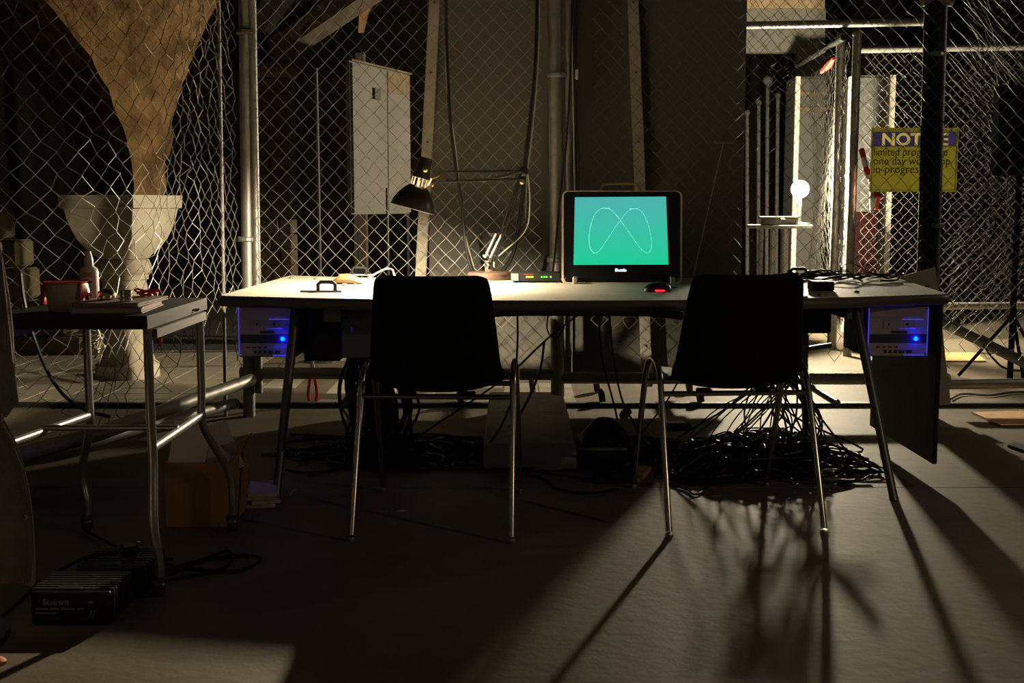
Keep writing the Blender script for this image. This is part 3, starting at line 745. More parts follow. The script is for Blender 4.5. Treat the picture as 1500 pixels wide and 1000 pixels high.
# router
a, b = onz(748, 414, ZD), onz(822, 415, ZD)
rt = thing('network_switch', 'black network switch with green lights between lamp and monitor', 'network switch', ((a.x + b.x) / 2, a.y + .06, ZD))
MB().box(((a.x + b.x) / 2, a.y + .065, ZD + .024), (b.x - a.x, .13, .036), bev=.004).build('case', 'black_plastic', rt)
MB().box((a.x + .018, a.y - .001, ZD + .024), (.03, .004, .03)).build('end_plate', 'grey_panel', rt)
for k, f in enumerate((.32, .36, .40, .44, .62, .67, .72, .80)):
    MB().box((lerp(a.x, b.x, f), a.y - .002, ZD + .025), (.005, .004, .006)).build('indicator_light', 'amber_led' if k < 3 else 'green_led', rt)
mb = MB(); mb.box((lerp(a.x, b.x, .36), a.y - .001, ZD + .036), (.04, .003, .002)); mb.build('red_line', 'red_plastic', rt)
for sx in (.1, .9):
    MB().box((lerp(a.x, b.x, sx), a.y + .06, ZD + .004), (.02, .1, .008)).build('rubber_foot', 'rubber', rt)

# monitor
YM = 5.02
mt = thing('monitor', 'black flat monitor with pale rounded frame showing a green oscilloscope figure', 'monitor', (at(911, 415, YM).x, YM, ZD))
ctr = at(909.5, 338, YM + .03); TM = math.radians(-6)
mroot = bpy.data.objects.new('monitor_tilt', None)
def mpt(px, py, dy=0.0):                                # monitor face, leaning back
    d = ray(px, py); n = V((0, -math.cos(TM), -math.sin(TM))); 
    n = V((0, -1, .105)).normalized(); t = (ctr - V((0, 0, CAM_H))).dot(n) / d.dot(n); return V((0, 0, CAM_H)) + d * t + n * dy
def rrect(x0, y0, x1, y1, r, dy, n=6):
    out = []
    for cx, cy, a0 in ((x1 - r, y1 - r, 0), (x0 + r, y1 - r, PI / 2), (x0 + r, y0 + r, PI), (x1 - r, y0 + r, 1.5 * PI)):
        for k in range(n + 1):
            a = a0 + PI / 2 * k / n; out.append(mpt(cx + r * math.cos(a), cy + r * math.sin(a), dy))
    return out
def cap(mb, ring): mb.add(ring, [tuple(range(len(ring)))])
o_, i_ = (823, 279.6, 999, 416, 8), (825.6, 280.6, 996.4, 413.6, 7)
mb = MB(); mb.grid([rrect(*o_, -.012), rrect(*o_, .008), rrect(*i_, .008), rrect(*i_, -.012)], close=True); mb.grid([rrect(*o_, -.012), rrect(*i_, -.012)], close=True); mb.build('acrylic_frame', 'frame_acrylic', mt, smooth=True)
mb = MB(); cap(mb, rrect(826, 281, 996, 407, 6, .004)); mb.grid([rrect(826, 281, 996, 407, 6, .004), rrect(826, 281, 996, 407, 6, -.04)], close=True); cap(mb, rrect(826, 281, 996, 407, 6, -.04)); mb.build('bezel', 'bezel', mt)
sc = [mpt(840, 388, .0055), mpt(979, 387.5, .0055), mpt(975.5, 288, .0055), mpt(842, 289, .0055)]
sctr = sum(sc, V((0, 0, 0))) / 4
me = bpy.data.meshes.new('screen'); me.from_pydata([tuple(p_ - sctr) for p_ in sc], [], [(0, 1, 2, 3)]); me.materials.append(screen_mat((sc[3] - sc[0]).z))
so = bpy.data.objects.new('screen', me); C.objects.link(so); so.parent = mt; so.location = sctr - V(mt.location); ORIG['screen'] = sctr
# oscilloscope figure: a horizontal sweep of two cycles against one
tr_ = []
for k in range(161):
    t = 2 * PI * k / 160
    x = 909 + 46 * math.sin(t); y = 337.5 - 33 * math.sin(2 * t + 1.5 * PI) * 1.0
    y = 337.5 - 33 * math.cos(2 * t + PI * 1.0) if False else 337.5 + 33 * math.cos(2 * (t)) * 0 + 33 * math.sin(2 * t) * 0
    tr_.append((t, x, y))
# the trace drawn on the tube: up the left flank, down through the middle crossing, up the right flank
loop = [(870, 371), (864, 362), (863, 345), (866, 328), (871, 315), (878, 307), (888, 305), (898, 310), (908, 322), (918, 336), (930, 353), (940, 366), (948, 370.5), (953, 366), (954, 352), (951, 335), (945, 318), (937, 308), (927, 306), (918, 311), (909, 322), (899, 336), (888, 353), (877, 368), (870, 371)]
lp = smooth_path([V((x, y, 0)) for x, y in loop], 6)
mb = MB(); mb.tube([mpt(v_.x, v_.y, .0065) for v_ in lp], .0015, 5, caps=False); mb.build('scope_trace', 'trace', mt)
mb = MB(); mb.tube([mpt(881 + i * 3, 305.3, .0068) for i in range(5)], .0013, 5); mb.tube([mpt(922 + i * 3, 305.8, .0068) for i in range(5)], .0013, 5); mb.build('trace_peak', 'trace_bright', mt)
d_ = (mpt(1000, 340) - mpt(820, 340)).normalized()
text('brand_lettering', 'Shuttle', .017, 'logo_glow', mt, mpt(909, 397.5, .005), (PI / 2 - .105, 0, 0), .0006, align='CENTER')
hd = smooth_path([mpt(879, 281, -.03), mpt(883, 271, -.03), mpt(890, 268, -.03), mpt(930, 268, -.03), mpt(936, 271, -.03), mpt(941, 281, -.03)], 5)
MB().tube(hd, .006, 8).build('carry_handle', 'wood_beam', mt, smooth=True)
for px in (842, 984): MB().box(mpt(px, 411, .012), (.02, .03, .035), bev=.004).build('foot_clip', 'steel', mt)
zz = mpt(910, 410, -.06); MB().box((zz.x, zz.y + .06, ZD + .012), (.3, .16, .022), bev=.004).build('stand_foot', 'black_plastic', mt); MB().box((zz.x, zz.y + .07, ZD + .1), (.12, .03, .18), bev=.004).build('stand_neck', 'black_plastic', mt)
tb_ = mpt(905, 406, .002); MB().box((tb_.x, tb_.y + .02, ZD + .022), (.44, .03, .03)).build('bottom_tray', 'black_plastic', mt)

# mouse
q = onz(965, 428, ZD)
ms = thing('computer_mouse', 'black computer mouse with a red glow on the desk by the monitor', 'mouse', (q.x, q.y + .03, ZD))
rows = []
for i in range(1, 11):
    t = -1 + 2 * i / 11; w = .055 * math.sqrt(1 - t * t * .96); hh = .034 * (1 - t * t) ** .5 * (1 - .15 * t)
    rows.append([V((q.x + w * math.cos(a), q.y + .04 + t * .034, ZD + .003 + max(0, hh * math.sin(a)))) for a in [PI * k / 12 for k in range(13)]])
mb = MB(); mb.grid(rows); cap(mb, [r[0] for r in rows] + [r[-1] for r in rows[::-1]]); cap(mb, rows[0]); cap(mb, rows[-1]); mb.build('body', 'bezel', ms, smooth=True)
MB().box((q.x + .005, q.y + .006, ZD + .006), (.036, .014, .006), bev=.002).build('red_light', 'red_led', ms)
MB().lathe([(.008, -.003), (.01, 0), (.008, .003)], (q.x + .01, q.y + .022, ZD + .031), 10, axis=(1, 0, 0)).build('wheel', 'rubber', ms)
mc = smooth_path([V((q.x + .03, q.y + .07, ZD + .012)), V((q.x + .1, q.y + .2, ZD + .006)), V((q.x + .04, q.y + .35, ZD + .006)), V((q.x + .1, q.y + .5, ZD + .006))], 6)
MB().tube(mc, .0022, 5).build('lead', 'cable', ms)

# ------------------------------------------------------------------ desk lamp
YL = 5.33; YH = 4.9
lb = onz(718, 411, ZD); lb.y = YL; lb.x = at(718, 405, YL).x
dl = thing('desk_lamp', 'black balanced arm desk lamp with bell shade lighting the desk', 'lamp', (lb.x, YL, ZD))
MB().lathe([(.098, 0), (.102, .006), (.102, .026), (.096, .033), (.02, .038), (.02, .045)], lb, 32).build('base', 'lamp_brown', dl, smooth=True)
st = at(714, 398, YL)
MB().tube([V((st.x, YL, ZD + .035)), V((st.x, YL, ZD + .085))], .014, 12).build('stem', 'chrome', dl)
J0a, J0b = at(713, 387, YL - .02), at(713, 387, YL + .02)
J1 = at(766, 252, 5.3)
for dx, dy in ((-.0, -.014), (.022, .014)):
    MB().tube([at(718, 384, YL) + V((dx, dy, 0)), J1 + V((dx * .5 - .008, dy, .0))], .0065, 8).build('lower_arm', 'lamp_black', dl)
for dx in (-6, 2):
    a, b = at(714 + dx + 2, 378, YL - .02), at(733 + dx, 342, YL - .04)
    n = 44; hel = []
    ax = (b - a).normalized(); u = ax.orthogonal().normalized(); w = ax.cross(u)
    for k in range(n * 6 + 1): hel.append(a.lerp(b, k / (n * 6)) + (u * math.cos(2 * PI * k / 6) + w * math.sin(2 * PI * k / 6)) * .0055)
    MB().tube(hel, .0016, 4).build('spring', 'chrome', dl)
mb = MB()
for px, py in ((710, 388), (716, 388), (709, 374), (715, 373)): mb.sphere(at(px, py, YL - .02), .008, 8)
mb.build('pivot_bolts', 'chrome', dl, smooth=True)
MB().box(at(725, 343, YL - .03), (.05, .012, .008)).build('spring_yoke', 'lamp_brown', dl)
mb = MB(); mb.lathe([(.016, -.012), (.022, -.008), (.022, .008), (.016, .012)], at(767, 251, 5.3), 16, axis=(0, -1, 0)); mb.lathe([(.014, -.012), (.018, -.006), (.018, .006), (.014, .012)], at(765, 264, 5.3), 16, axis=(0, -1, 0)); mb.build('elbow', 'lamp_black', dl, smooth=True)
MB().lathe([(.012, 0), (.012, .006), (.006, .009)], at(765, 266, 5.285), 14, axis=(0, -1, 0)).build('elbow_nut', 'brass', dl)
HX = at(646, 256, YH)
for py0, py1 in ((250, 252), (262, 266)):
    MB().tube([at(765, py0, 5.3), at(648, py1, YH + .02)], .0055, 8).build('upper_arm', 'lamp_black', dl)
a, b = at(706, 265, 5.15), at(763, 252, 5.28); ax = (b - a).normalized(); u = ax.orthogonal().normalized(); w = ax.cross(u)
hel = [a.lerp(b, k / 300) + (u * math.cos(2 * PI * k / 6) + w * math.sin(2 * PI * k / 6)) * .006 for k in range(301)]
MB().tube(hel, .0017, 4).build('spring', 'chrome', dl)
MB().slab([at(642, 252, YH - .006), at(653, 250, YH - .006), at(653, 267, YH - .006), at(642, 268, YH - .006)], .012).build('head_bracket', 'lamp_brown', dl)
axis = V((.28, .015, 1)).normalized()          # the shade opens down, a little to the left and towards the chairs
sc0 = at(604, 306, YH)                          # centre of the rim
def lathe_part(prof, nm, m, n=32): return MB().lathe(prof, sc0, n, axis=axis).build(nm, m, dl, smooth=True)
lathe_part([(.091, .0), (.0925, .002), (.088, .024), (.076, .05), (.058, .076), (.042, .092), (.036, .097), (.033, .095), (.04, .089), (.055, .073), (.073, .048), (.085, .023), (.0895, .001), (.091, 0)], 'shade', 'lamp_black')
mb = MB()
R_ = V((0, 0, 1)).rotation_difference(axis).to_matrix()
for k in range(12):
    g = 2 * PI * (k + .5) / 12
    c = sc0 + R_ @ V((.0345 * math.cos(g), .0345 * math.sin(g), .113))
    mb.box(c, (.003, .005, .036), rot=R_ @ Matrix.Rotation(g, 3, 'Z'))
mb.build('vent_slats', 'lamp_brown', dl)
lathe_part([(.037, .129), (.038, .133), (.034, .15), (.029, .175), (.029, .205), (.025, .214), (.004, .217)], 'socket_cap', 'lamp_black')
MB().lathe([(.01, 0), (.012, .006), (.006, .01)], sc0 + R_ @ V((.012, -.03, .168)), 10, axis=(0, -1, 0)).build('switch_knob', 'brass', dl)
MB().tube([HX, at(632, 262, YH - .02), sc0 + R_ @ V((.038, 0, .112))], .004, 6).build('swivel', 'brass', dl)
MB().sphere(at(633, 271, YH - .02), .008, 8).build('wing_nut', 'brass', dl)
mb = MB(); mb.lathe([(.0, -.001), (.009, .001), (.0155, .007), (.018, .017), (.016, .029), (.0115, .041), (.0, .042)], sc0, 18, axis=axis); mb.build('bulb', 'bulb', dl, smooth=True)
lathe_part([(.0115, .041), (.0135, .047), (.0135, .09), (.012, .118), (0, .12)], 'bulb_socket', 'vent_white', 16)
cord = smooth_path([at(762, 246, 5.3), at(772, 250, 5.32), at(776, 300, 5.34), at(768, 340, 5.4), at(726, 380, 5.4), at(728, 400, 5.4)], 6)
MB().tube(cord, .0028, 6).build('cord', 'cable_white', dl)

# ------------------------------------------------------------------ computers hung under both desk ends
def pc(label, x0, x1, yt, yb, Y, bright, depth=.3):
    a, b = at(x0, yt, Y), at(x1, yb, Y); zt = min(a.z, ZD - .045); zb = b.z
    t = thing('small_computer', label, 'computer', ((a.x + b.x) / 2, Y, zb), 'small computers under the desk')
    w, h = b.x - a.x, zt - zb; X = lambda f: a.x + w * f; Z = lambda f: zb + h * f
    MB().box(((a.x + b.x) / 2, Y + depth / 2 + .006, (zt + zb) / 2), (w + .008, depth, h + .006), bev=.004).build('case', 'pc_dark', t)
    MB().box(((a.x + b.x) / 2, Y, (zt + zb) / 2), (w, .014, h), bev=.003).build('front_panel', 'pc_silver', t); fp = [o for o in t.children if o.name.startswith('front_panel')][0]
    def bit(x0, z0, x1, z1, nm, m, d=.004): return MB().box(((X(x0) + X(x1)) / 2, Y - .007 - d / 2, (Z(z0) + Z(z1)) / 2), (w * (x1 - x0), d, h * (z1 - z0)), bev=min(.001, d * .3)).build(nm, m, fp)
    bit(.04, .78, .86, .97, 'drive_door', 'pc_silver'); bit(.24, .56, .72, .72, 'card_door', 'pc_silver'); bit(.32, .62, .345, .665, 'door_dimple', 'pc_dark', .006); bit(.62, .62, .66, .665, 'door_dimple', 'pc_dark', .006)
    bit(.03, .27, .97, .44, 'stripe', 'pc_dark', .002); bit(.38, .46, .64, .51, 'slot', 'pc_dark', .003)
    MB().sphere((X(.785), Y - .012, Z(.355)), .008, 10).build('power_light', 'blue_led', fp)
    for k in range(3): bit(.27 + .085 * k, .065, .315 + .085 * k, .125, 'port', 'pc_dark', .005)
    bit(.52, .065, .61, .12, 'port', 'pc_dark', .005); bit(.64, .065, .73, .12, 'port', 'pc_dark', .005)
    for x, z in ((.03, .95), (.95, .95), (.03, .04), (.95, .04)): bit(x - .015, z - .02, x + .025, z + .02, 'corner_screw', 'chrome', .004)
    for q in ((.975, .02, .985, .98), (.6, .015, .98, .03), (.0, .03, .01, .97), (.55, .735, .9, .745), (.5, .555, .78, .565)): bit(*q, 'lit_edge', 'acrylic_edge', .003)
    for k in range(4): bit(.14 + .1 * k, .17, .2 + .1 * k, .2, 'print', 'pc_dark', .0015)
    for sx in (-1, 1): MB().box(((a.x + b.x) / 2 + sx * (w / 2 + .009), Y + depth / 2, (ZD - .04 + zb) / 2), (.004, .1, ZD - .04 - zb)).build('hanger_strap', 'dark_panel', t)
    return t
pc('small silver computer with a dim blue light under the left desk end', 349, 433, 446, 522, 4.46, .5)
pc('small silver computer with a strong blue glow under the right desk end', 1272, 1358, 446, 521, 4.44, 1)

# ------------------------------------------------------------------ chairs
def chair(label, loc, rz):
    t = thing('shell_chair', label, 'chair', loc, 'black shell chairs at the desk', rz=rz)
    prof = smooth_path([V((0, .235, .44)), V((0, .215, .462)), V((0, .10, .458)), V((0, -.06, .448)), V((0, -.15, .448)), V((0, -.20, .462)), V((0, -.228, .50)), V((0, -.245, .56)), V((0, -.27, .68)), V((0, -.30, .80)), V((0, -.308, .832))], 4)
    N = len(prof); rows = []
    for i, q in enumerate(prof):
        f = i / (N - 1)
        w = interp([(0, .16), (.08, .195), (.2, .212), (.45, .218), (.6, .219), (.75, .204), (.9, .182), (.96, .170), (1, .142)], f)
        lift = interp([(0, .0), (.2, .022), (.45, .05), (.6, .055), (.8, .04), (1, .012)], f)
        T = (prof[min(i + 1, N - 1)] - prof[max(i - 1, 0)]).normalized(); nr = V((0, T.z, -T.y)) * -1
        nr = V((0, -T.z, T.y)) if False else nr
        # inner side of the bend: up on the seat, forward on the back
        up = V((0, T.z, -T.y)); up = up if (up.z > 0 if f < .4 else up.y > 0) else -up
        rows.append([V((w * v, q.y, q.z)) + up * lift * abs(v) ** 3 for v in [-1, -.9, -.7, -.4, 0, .4, .7, .9, 1]])
    mb = MB(); mb.grid(rows); sh = mb.build('seat_shell', 'chair_shell', t, local=True, smooth=True)
    md = sh.modifiers.new('solid', 'SOLIDIFY'); md.thickness = .006; md.offset = 0
    md = sh.modifiers.new('sub', 'SUBSURF'); md.levels = 1; md.render_levels = 1
    for sx in (-1, 1):
        # one bent tube per side: rear leg, top bend, front leg
        hoop = smooth_path([V((sx * .252, -.335, .018)), V((sx * .250, -.235, .25)), V((sx * .248, -.155, .43)), V((sx * .247, -.115, .495)), V((sx * .246, -.05, .525)), V((sx * .246, .04, .525)), V((sx * .247, .10, .495)), V((sx * .248, .145, .43)), V((sx * .250, .225, .25)), V((sx * .252, .325, .018))], 5)
        k = len(hoop) // 2
        m1 = MB(); m1.tube(hoop[:k + 1], .0105, 10); LG = [m1.build('leg', 'chrome', t, local=True, smooth=True)]
        m2 = MB(); m2.tube(hoop[k:], .0105, 10); LG.append(m2.build('leg', 'chrome', t, local=True, smooth=True))
        for li, y in enumerate((-.335, .325)): MB().lathe([(.0125, 0), (.013, .003), (.013, .010), (.0105, .014)], (sx * .252, y, 0), 12).build('foot_cap', 'steel', LG[li], local=True)
    for y in (-.155, .145): MB().tube([V((-.247, y, .432)), V((.247, y, .432))], .009, 10).build('cross_bar', 'chrome', t, local=True)
    for x in (-.1, .1): MB().box((x, -.13, .436), (.05, .03, .02), bev=.004).build('mount_block', 'rubber', t, local=True)
    return t
chair('black plastic shell chair left of the monitor, its back to the lit desk', (-.238, 3.985, 0), math.radians(-2.6))
chair('black plastic shell chair right of the monitor near the cable heap', (.728, 4.06, 0), math.radians(4.0))

# ------------------------------------------------------------------ rolling side table on the left
ZT = .76
tt = thing('rolling_table', 'dark topped rolling table on bent steel tube legs at the left', 'table', (-1.2, 3.45, 0))
MB().prism([(-1.41, 3.13), (-.96, 3.13), (-.96, 3.75), (-1.335, 3.75)], ZT - .036, ZT).build('table_top', 'tabletop_dark', tt)
for sx, x in ((1, -.972), (-1, -1.318)):
    for y0, yf in ((3.17, 3.13), (3.70, 3.775)):
        if sx < 0: x = -1.40 if y0 < 3.4 else -1.325
        xf = x + (.022 if sx > 0 else -.0); xf = -.95 if (sx > 0 and y0 < 3.4) else (-.902 if sx > 0 else (-1.372 if y0 > 3.4 else -1.42))
        dxb = .02 * sx
        leg = smooth_path([V((x, y0, ZT - .04)), V((x, y0, .48)), V((x + dxb * .1, y0, .36)), V((xf - .012, yf, .20)), V((xf, yf, .10)), V((xf, yf, .055))], 5)
        lg_ = MB().tube(leg, .0125, 12).build('leg', 'table_tube', tt, smooth=True)
        MB().lathe([(.006, -.017), (.022, -.016), (.028, -.008), (.028, .008), (.022, .016), (.006, .017)], (xf - .004, yf, .029), 18, axis=(1, .25, .1)).build('caster', 'caster_ball', lg_, smooth=True)
    MB().tube([V((x if sx > 0 else -1.40, 3.17, .395)), V((x, 3.70, .395))], .0125, 12).build('side_rail', 'table_tube', tt, smooth=True)
    MB().box((x + (.012 if sx > 0 else -.03), 3.44, ZT - .052), (.02, .52, .024)).build('apron_rail', 'edge', tt)
MB().tube([V((-1.362, 3.43, .405)), V((-.972, 3.43, .405))], .009, 10).build('cross_rail', 'table_tube', tt, smooth=True)
# things on it
def ont(px, py): return onz(px, py, ZT)
q = ont(133, 436); q.y = 3.62; q.x = at(132, 433, 3.62).x
zs = lambda py, Y: at(130, py, Y).z
bo = thing('spray_bottle', 'white plastic bottle with red label emblem and nozzle cap on the left table', 'bottle', (q.x, q.y, ZT))
k_ = 3.62 / FPX
MB().lathe([(.026, 0), (.0275, .004), (.0275, .088), (.025, .098), (.014, .106), (.013, .11)], q, 24).build('body', 'bottle_white', bo, smooth=True)
MB().lathe([(.0135, .108), (.0135, .125), (.010, .138), (.0075, .146), (.0075, .151)], q, 18).build('nozzle_cap', 'bottle_white', bo, smooth=True)
def on_cyl(r, da, z): return V((q.x + r * math.sin(da), q.y - r * math.cos(da), ZT + z))
EM = {}
def label_patch(a0, a1, z0, z1, m, nm, r=.0279):
    MB().grid([[on_cyl(r, lerp(a0, a1, i / 6), z) for i in range(7)] for z in (z0, z1)]).build(nm, m, EM.get(nm, bo))
label_patch(-.30, .62, .074, .088, 'red_ink', 'emblem'); EM['emblem_inner'] = EM['emblem_core'] = [o for o in bo.children if o.name.startswith('emblem')][0]; label_patch(-.22, .54, .0765, .0855, 'bottle_white', 'emblem_inner', .0281); label_patch(-.14, .46, .0785, .0835, 'red_ink', 'emblem_core', .0283)
for z0, z1, a0, a1, m in ((.056, .062, -.3, .62, 'ink'), (.064, .067, -.1, .2, 'ink'), (.05, .0515, -.3, .5, 'ink'), (.046, .0475, -.3, .55, 'ink'), (.034, .036, -.3, .6, 'red_ink'), (.03, .0315, -.3, .4, 'red_ink'), (.018, .02, -.2, .5, 'ink')): label_patch(a0, a1, z0, z1, m, 'print')
q = V((at(93, 450, 3.27).x, 3.29, ZT))
bk = thing('plastic_tub', 'cloudy white plastic tub with a red bag hanging over its rim', 'tub', q)
MB().lathe([(.044, 0), (.046, .002), (.0555, .074), (.058, .076), (.058, .079), (.053, .079), (.044, .006), (0, .005)], q, 28).build('wall', 'bucket', bk, smooth=True)
rows = []
rb = random.Random(4)
for i in range(6):
    f = i / 5; rows.append([V((q.x + (.058 + .006 * f + .005 * math.sin(7 * a + f * 4) * f) * math.sin(a), q.y - (.058 + .006 * f + .006 * math.cos(5 * a) * f) * math.cos(a), ZT + .080 - .05 * f * (1 + .3 * math.sin(3 * a)))) for a in [.95 + (2 * PI - 1.75) * k / 30 for k in range(31)]])
mb = MB(); mb.grid(rows); o = mb.build('red_bag', 'red_plastic', bk, smooth=True); o['label'] = 'crumpled red plastic bag'
md = o.modifiers.new('s', 'SOLIDIFY'); md.thickness = .001
MB().lathe([(.0575, .0785), (.0585, .0797), (.0575, .081), (.0565, .0797)], q, 28).build('bag_rim', 'red_plastic', bk, smooth=True)
def book(name, label, c, d, rz, z0, th, cov='book_cover'):
    t = thing(name, label, 'book', (c[0], c[1], z0)); R = Matrix.Rotation(rz, 3, 'Z')
    MB().box((c[0], c[1], z0 + th / 2), (d[0] - .008, d[1] - .008, th - .006), rz=rz).build('pages', 'book_pages', t)
    for z in (z0 + .0018, z0 + th - .0018): MB().box((c[0], c[1], z), (d[0], d[1], .0034), rz=rz).build('cover', cov, t)
    e = V(c) .to_3d() + R @ V((-d[0] / 2 + .002, 0, 0)); MB().box((e.x, e.y, z0 + th / 2), (.004, d[1], th), rz=rz).build('spine', cov, t)
book('thick_book', 'thick brown paperback under the other on the left table', (-1.10, 3.33), (.19, .27), .08, ZT, .017)
book('thin_book', 'thin brown book lying on top of the thicker one', (-1.095, 3.345), (.18, .265), -.02, ZT + .0175, .010)
zb = ZT + .028
for nm, lb, x, y, m, prof in (('chrome_lens', 'domed chrome cap lying on the books', 156, 3.33, 'chrome', [(.02, 0), (.026, .003), (.026, .012), (.022, .022), (.012, .029), (0, .031)]), ('ring_stack', 'three chrome rings stacked on the books beside the dome', 184, 3.27, 'chrome', [(.014, 0), (.017, .001), (.017, .008), (.0145, .01), (.017, .012), (.017, .019), (.0145, .021), (.017, .023), (.017, .028), (.013, .03), (.013, .02)])):
    c = V((at(x, 430, y).x, y, zb)); tag(MB().lathe(prof, c, 24).build(nm, m, smooth=True), lb, 'chrome ring' if 'ring' in nm else 'cap')
c = V((at(212, 420, 3.44).x, 3.46, zb)); mb = MB()
for k in range(3): mb.tube(smooth_path([c + V((.022 * math.cos(g + k) * (1 + .3 * k), .018 * math.sin(g + k), .005 + .005 * k + .004 * math.sin(2 * g))) for g in [2 * PI * i / 9 for i in range(9)]], 4), .0028, 6)
tag(mb.build('cord_coil', 'red_plastic', smooth=True), 'small coiled red cord on the thin book', 'cord')
sd = V((-.958, 3.30, ZT - .075))
sp_ = thing('red_screwdriver', 'red pen sized screwdriver hanging below the left table edge', 'screwdriver', (at(235, 470, 3.3).x, 3.3, at(235, 515, 3.3).z))
hx = at(235, 470, 3.3); MB().tube([at(234.5, 462, 3.3), at(234.5, 471, 3.3), at(235, 500, 3.3), at(235.5, 506, 3.3)], [.004, .0055, .005, .003], 8).build('handle', 'red_plastic', sp_); MB().tube([at(235.5, 505, 3.3), at(236, 516, 3.3)], .0015, 6).build('blade', 'chrome', sp_)
MB().tube([at(234.5, 464, 3.3), V((-.965, 3.3, ZT - .038))], .0012, 5).build('string', 'cable', sp_)

# ------------------------------------------------------------------ coat hanging at the left edge, over a chair outside the frame
ct = thing('hanging_coat', 'grey brown coat hanging at the left edge with a metal snap near its hem', 'coat', (-1.33, 2.75, 0))
edge_ = [(362, -4), (400, 5), (440, 14), (480, 20), (540, 24), (590, 14), (610, 2), (640, 20), (680, 34), (720, 43), (760, 48), (800, 50), (835, 51), (852, 50)]
YK = 2.75
rows = []
for i in range(40):
    y = lerp(362, 856, i / 39); xr = interp([(a, b) for a, b in edge_], y)
    row = []
    for k in range(22):
        f = k / 21; px = lerp(-190, xr, f)
        fold = .022 * math.sin(8.5 * f * (1 + .12 * math.sin(i * .12)) + .05 * i) + .01 * math.sin(19 * f + i * .09)
        row.append(at(px, y + 3 * math.sin(9 * f), YK) + V((0, fold + .07 * f * f * 0, 0)))
    rows.append(row)
mb = MB(); mb.grid(rows); o = mb.build('cloth', 'coat', ct, smooth=True); md = o.modifiers.new('s', 'SOLIDIFY'); md.thickness = .006
MB().tube([at(interp(edge_, y), y, YK) + V((0, -.002, 0)) for y in range(606, 856, 8)], .0028, 6).build('hem_piping', 'coat_edge', ct)
MB().lathe([(.0055, 0), (.0055, .002), (.003, .004)], at(37, 757, YK - .03), 12, axis=(0, -1, 0)).build('snap', 'chrome', ct)
lap = [at(-40, 380, YK - .05), at(2, 380, YK - .05), at(22, 560, YK - .05), at(26, 588, YK - .05), at(8, 612, YK - .05), at(-40, 560, YK - .05)]
o = MB().slab(lap, .006).build('lapel', 'coat', ct)
MB().tube([at(-180, 366, YK + .02), at(0, 362, YK + .02)], .014, 10).build('hanger_bar', 'wood_beam', ct)
q = at(-150, 366, YK + .02); MB().tube([V((q.x, q.y, 0)), V((q.x, q.y, q.z + .02))], .02, 10).build('stand_pole', 'black_steel', ct); MB().lathe([(.2, 0), (.2, .02), (.03, .04)], (q.x, q.y, 0), 20).build('stand_base', 'black_steel', ct)
# orange bag corner at the bottom left
q = onz(-2, 978); tag(MB().sphere((q.x - .02, q.y, .014), .04, 12, (1, .6, .35)).build('orange_peel_cloth', 'bag_orange', smooth=True), 'scrap of orange cloth on the floor at the bottom left corner', 'cloth')

# ------------------------------------------------------------------ amplifier boxes on the floor at left
def amp(label, x0, x1, y0, d, h, rz, txt):
    t = thing('transformer_box', label, 'power supply', ((x0 + x1) / 2, y0 + d / 2, 0), 'finned black boxes on the floor', rz=0)
    cx = (x0 + x1) / 2; w = x1 - x0
    MB().box((cx, y0 + d / 2, h / 2 + .004), (w - .012, d - .01, h - .008), bev=.003).build('case', 'amp_case', t)
    MB().box((cx, y0 + .001, h / 2 + .003), (w, .008, h - .003), bev=.003).build('front_plate', 'amp_face', t); fpl = [o for o in t.children if o.name.startswith('front_plate')][0]
    n = 8
    fin = None
    for k in range(n):
        yy = y0 + .02 + (d - .04) * k / (n - 1)
        if fin is None:
            mb = MB(); mb.box((0, 0, 0), (w + .004, .006, .006)); mb.box((w / 2 - .001, 0, -h / 2 + .004), (.008, .006, h - .01)); mb.box((-w / 2 + .001, 0, -h / 2 + .004), (.008, .006, h - .01)); f = mb.build('cooling_fin', 'amp_case', t, local=True); fin = f.data
        else:
            f = bpy.data.objects.new('cooling_fin', fin); C.objects.link(f); f.parent = t
        f.location = V((cx, yy, h + .001)) - V(t.location)
    MB().box((cx - .01, y0 + d * .16, h + .003), (w * .3, .03, .004)).build('name_plate', 'amp_face', t)
    for sx in (-1, 1): MB().box((cx + sx * w * .4, y0 + d / 2, .002), (.02, d * .8, .004)).build('rubber_foot', 'rubber', t)
    if txt:
        text('brand_lettering', 'Steirem', .021, 'amp_print', fpl, (x0 + .03, y0 - .004, h - .032), RX, .0006)
        for zz, ws in ((h - .043, (.03, .022, .034, .016)), (h - .054, (.052,))):
            xx = x0 + .012
            for w_ in ws: MB().box((xx + w_ / 2, y0 - .0035, zz), (w_, .001, .004)).build('print_line', 'amp_print', fpl); xx += w_ + .006
        text('lettering', '//', .028, 'amp_print', fpl, (x1 - .055, y0 - .004, h - .066), RX, .0004)
        MB().box((x1 - .05, y0 - .0035, h - .026), (.014, .001, .006)).build('print_mark', 'amp_print', fpl)
    return t
amp('finned black power box nearest on the floor with printed front', -1.205, -1.005, 2.90, .17, .088, 0, True)
amp('finned black power box standing behind the printed one', -1.165, -.985, 3.085 + .02, .2, .085, 0, False)
pgx = V((-1.06, 3.22, .088))
pg = thing('power_plug', 'black mains plug with leads lying on the rear power box', 'plug', pgx)
MB().box(pgx + V((0, 0, .014)), (.045, .06, .028), rz=.5, bev=.008).build('body', 'black_plastic', pg); MB().lathe([(.008, 0), (.008, .012), (.004, .014)], pgx + V((.03, -.01, .026)), 10).build('pin', 'chrome', pg)
MB().tube(smooth_path([pgx + V((-.02, -.03, .015)), V((-1.16, 3.14, .10)), V((-1.24, 3.05, .06)), V((-1.3, 2.92, .01)), V((-1.36, 2.8, .007))], 6), .0055, 6).build('lead', 'cable', pg)
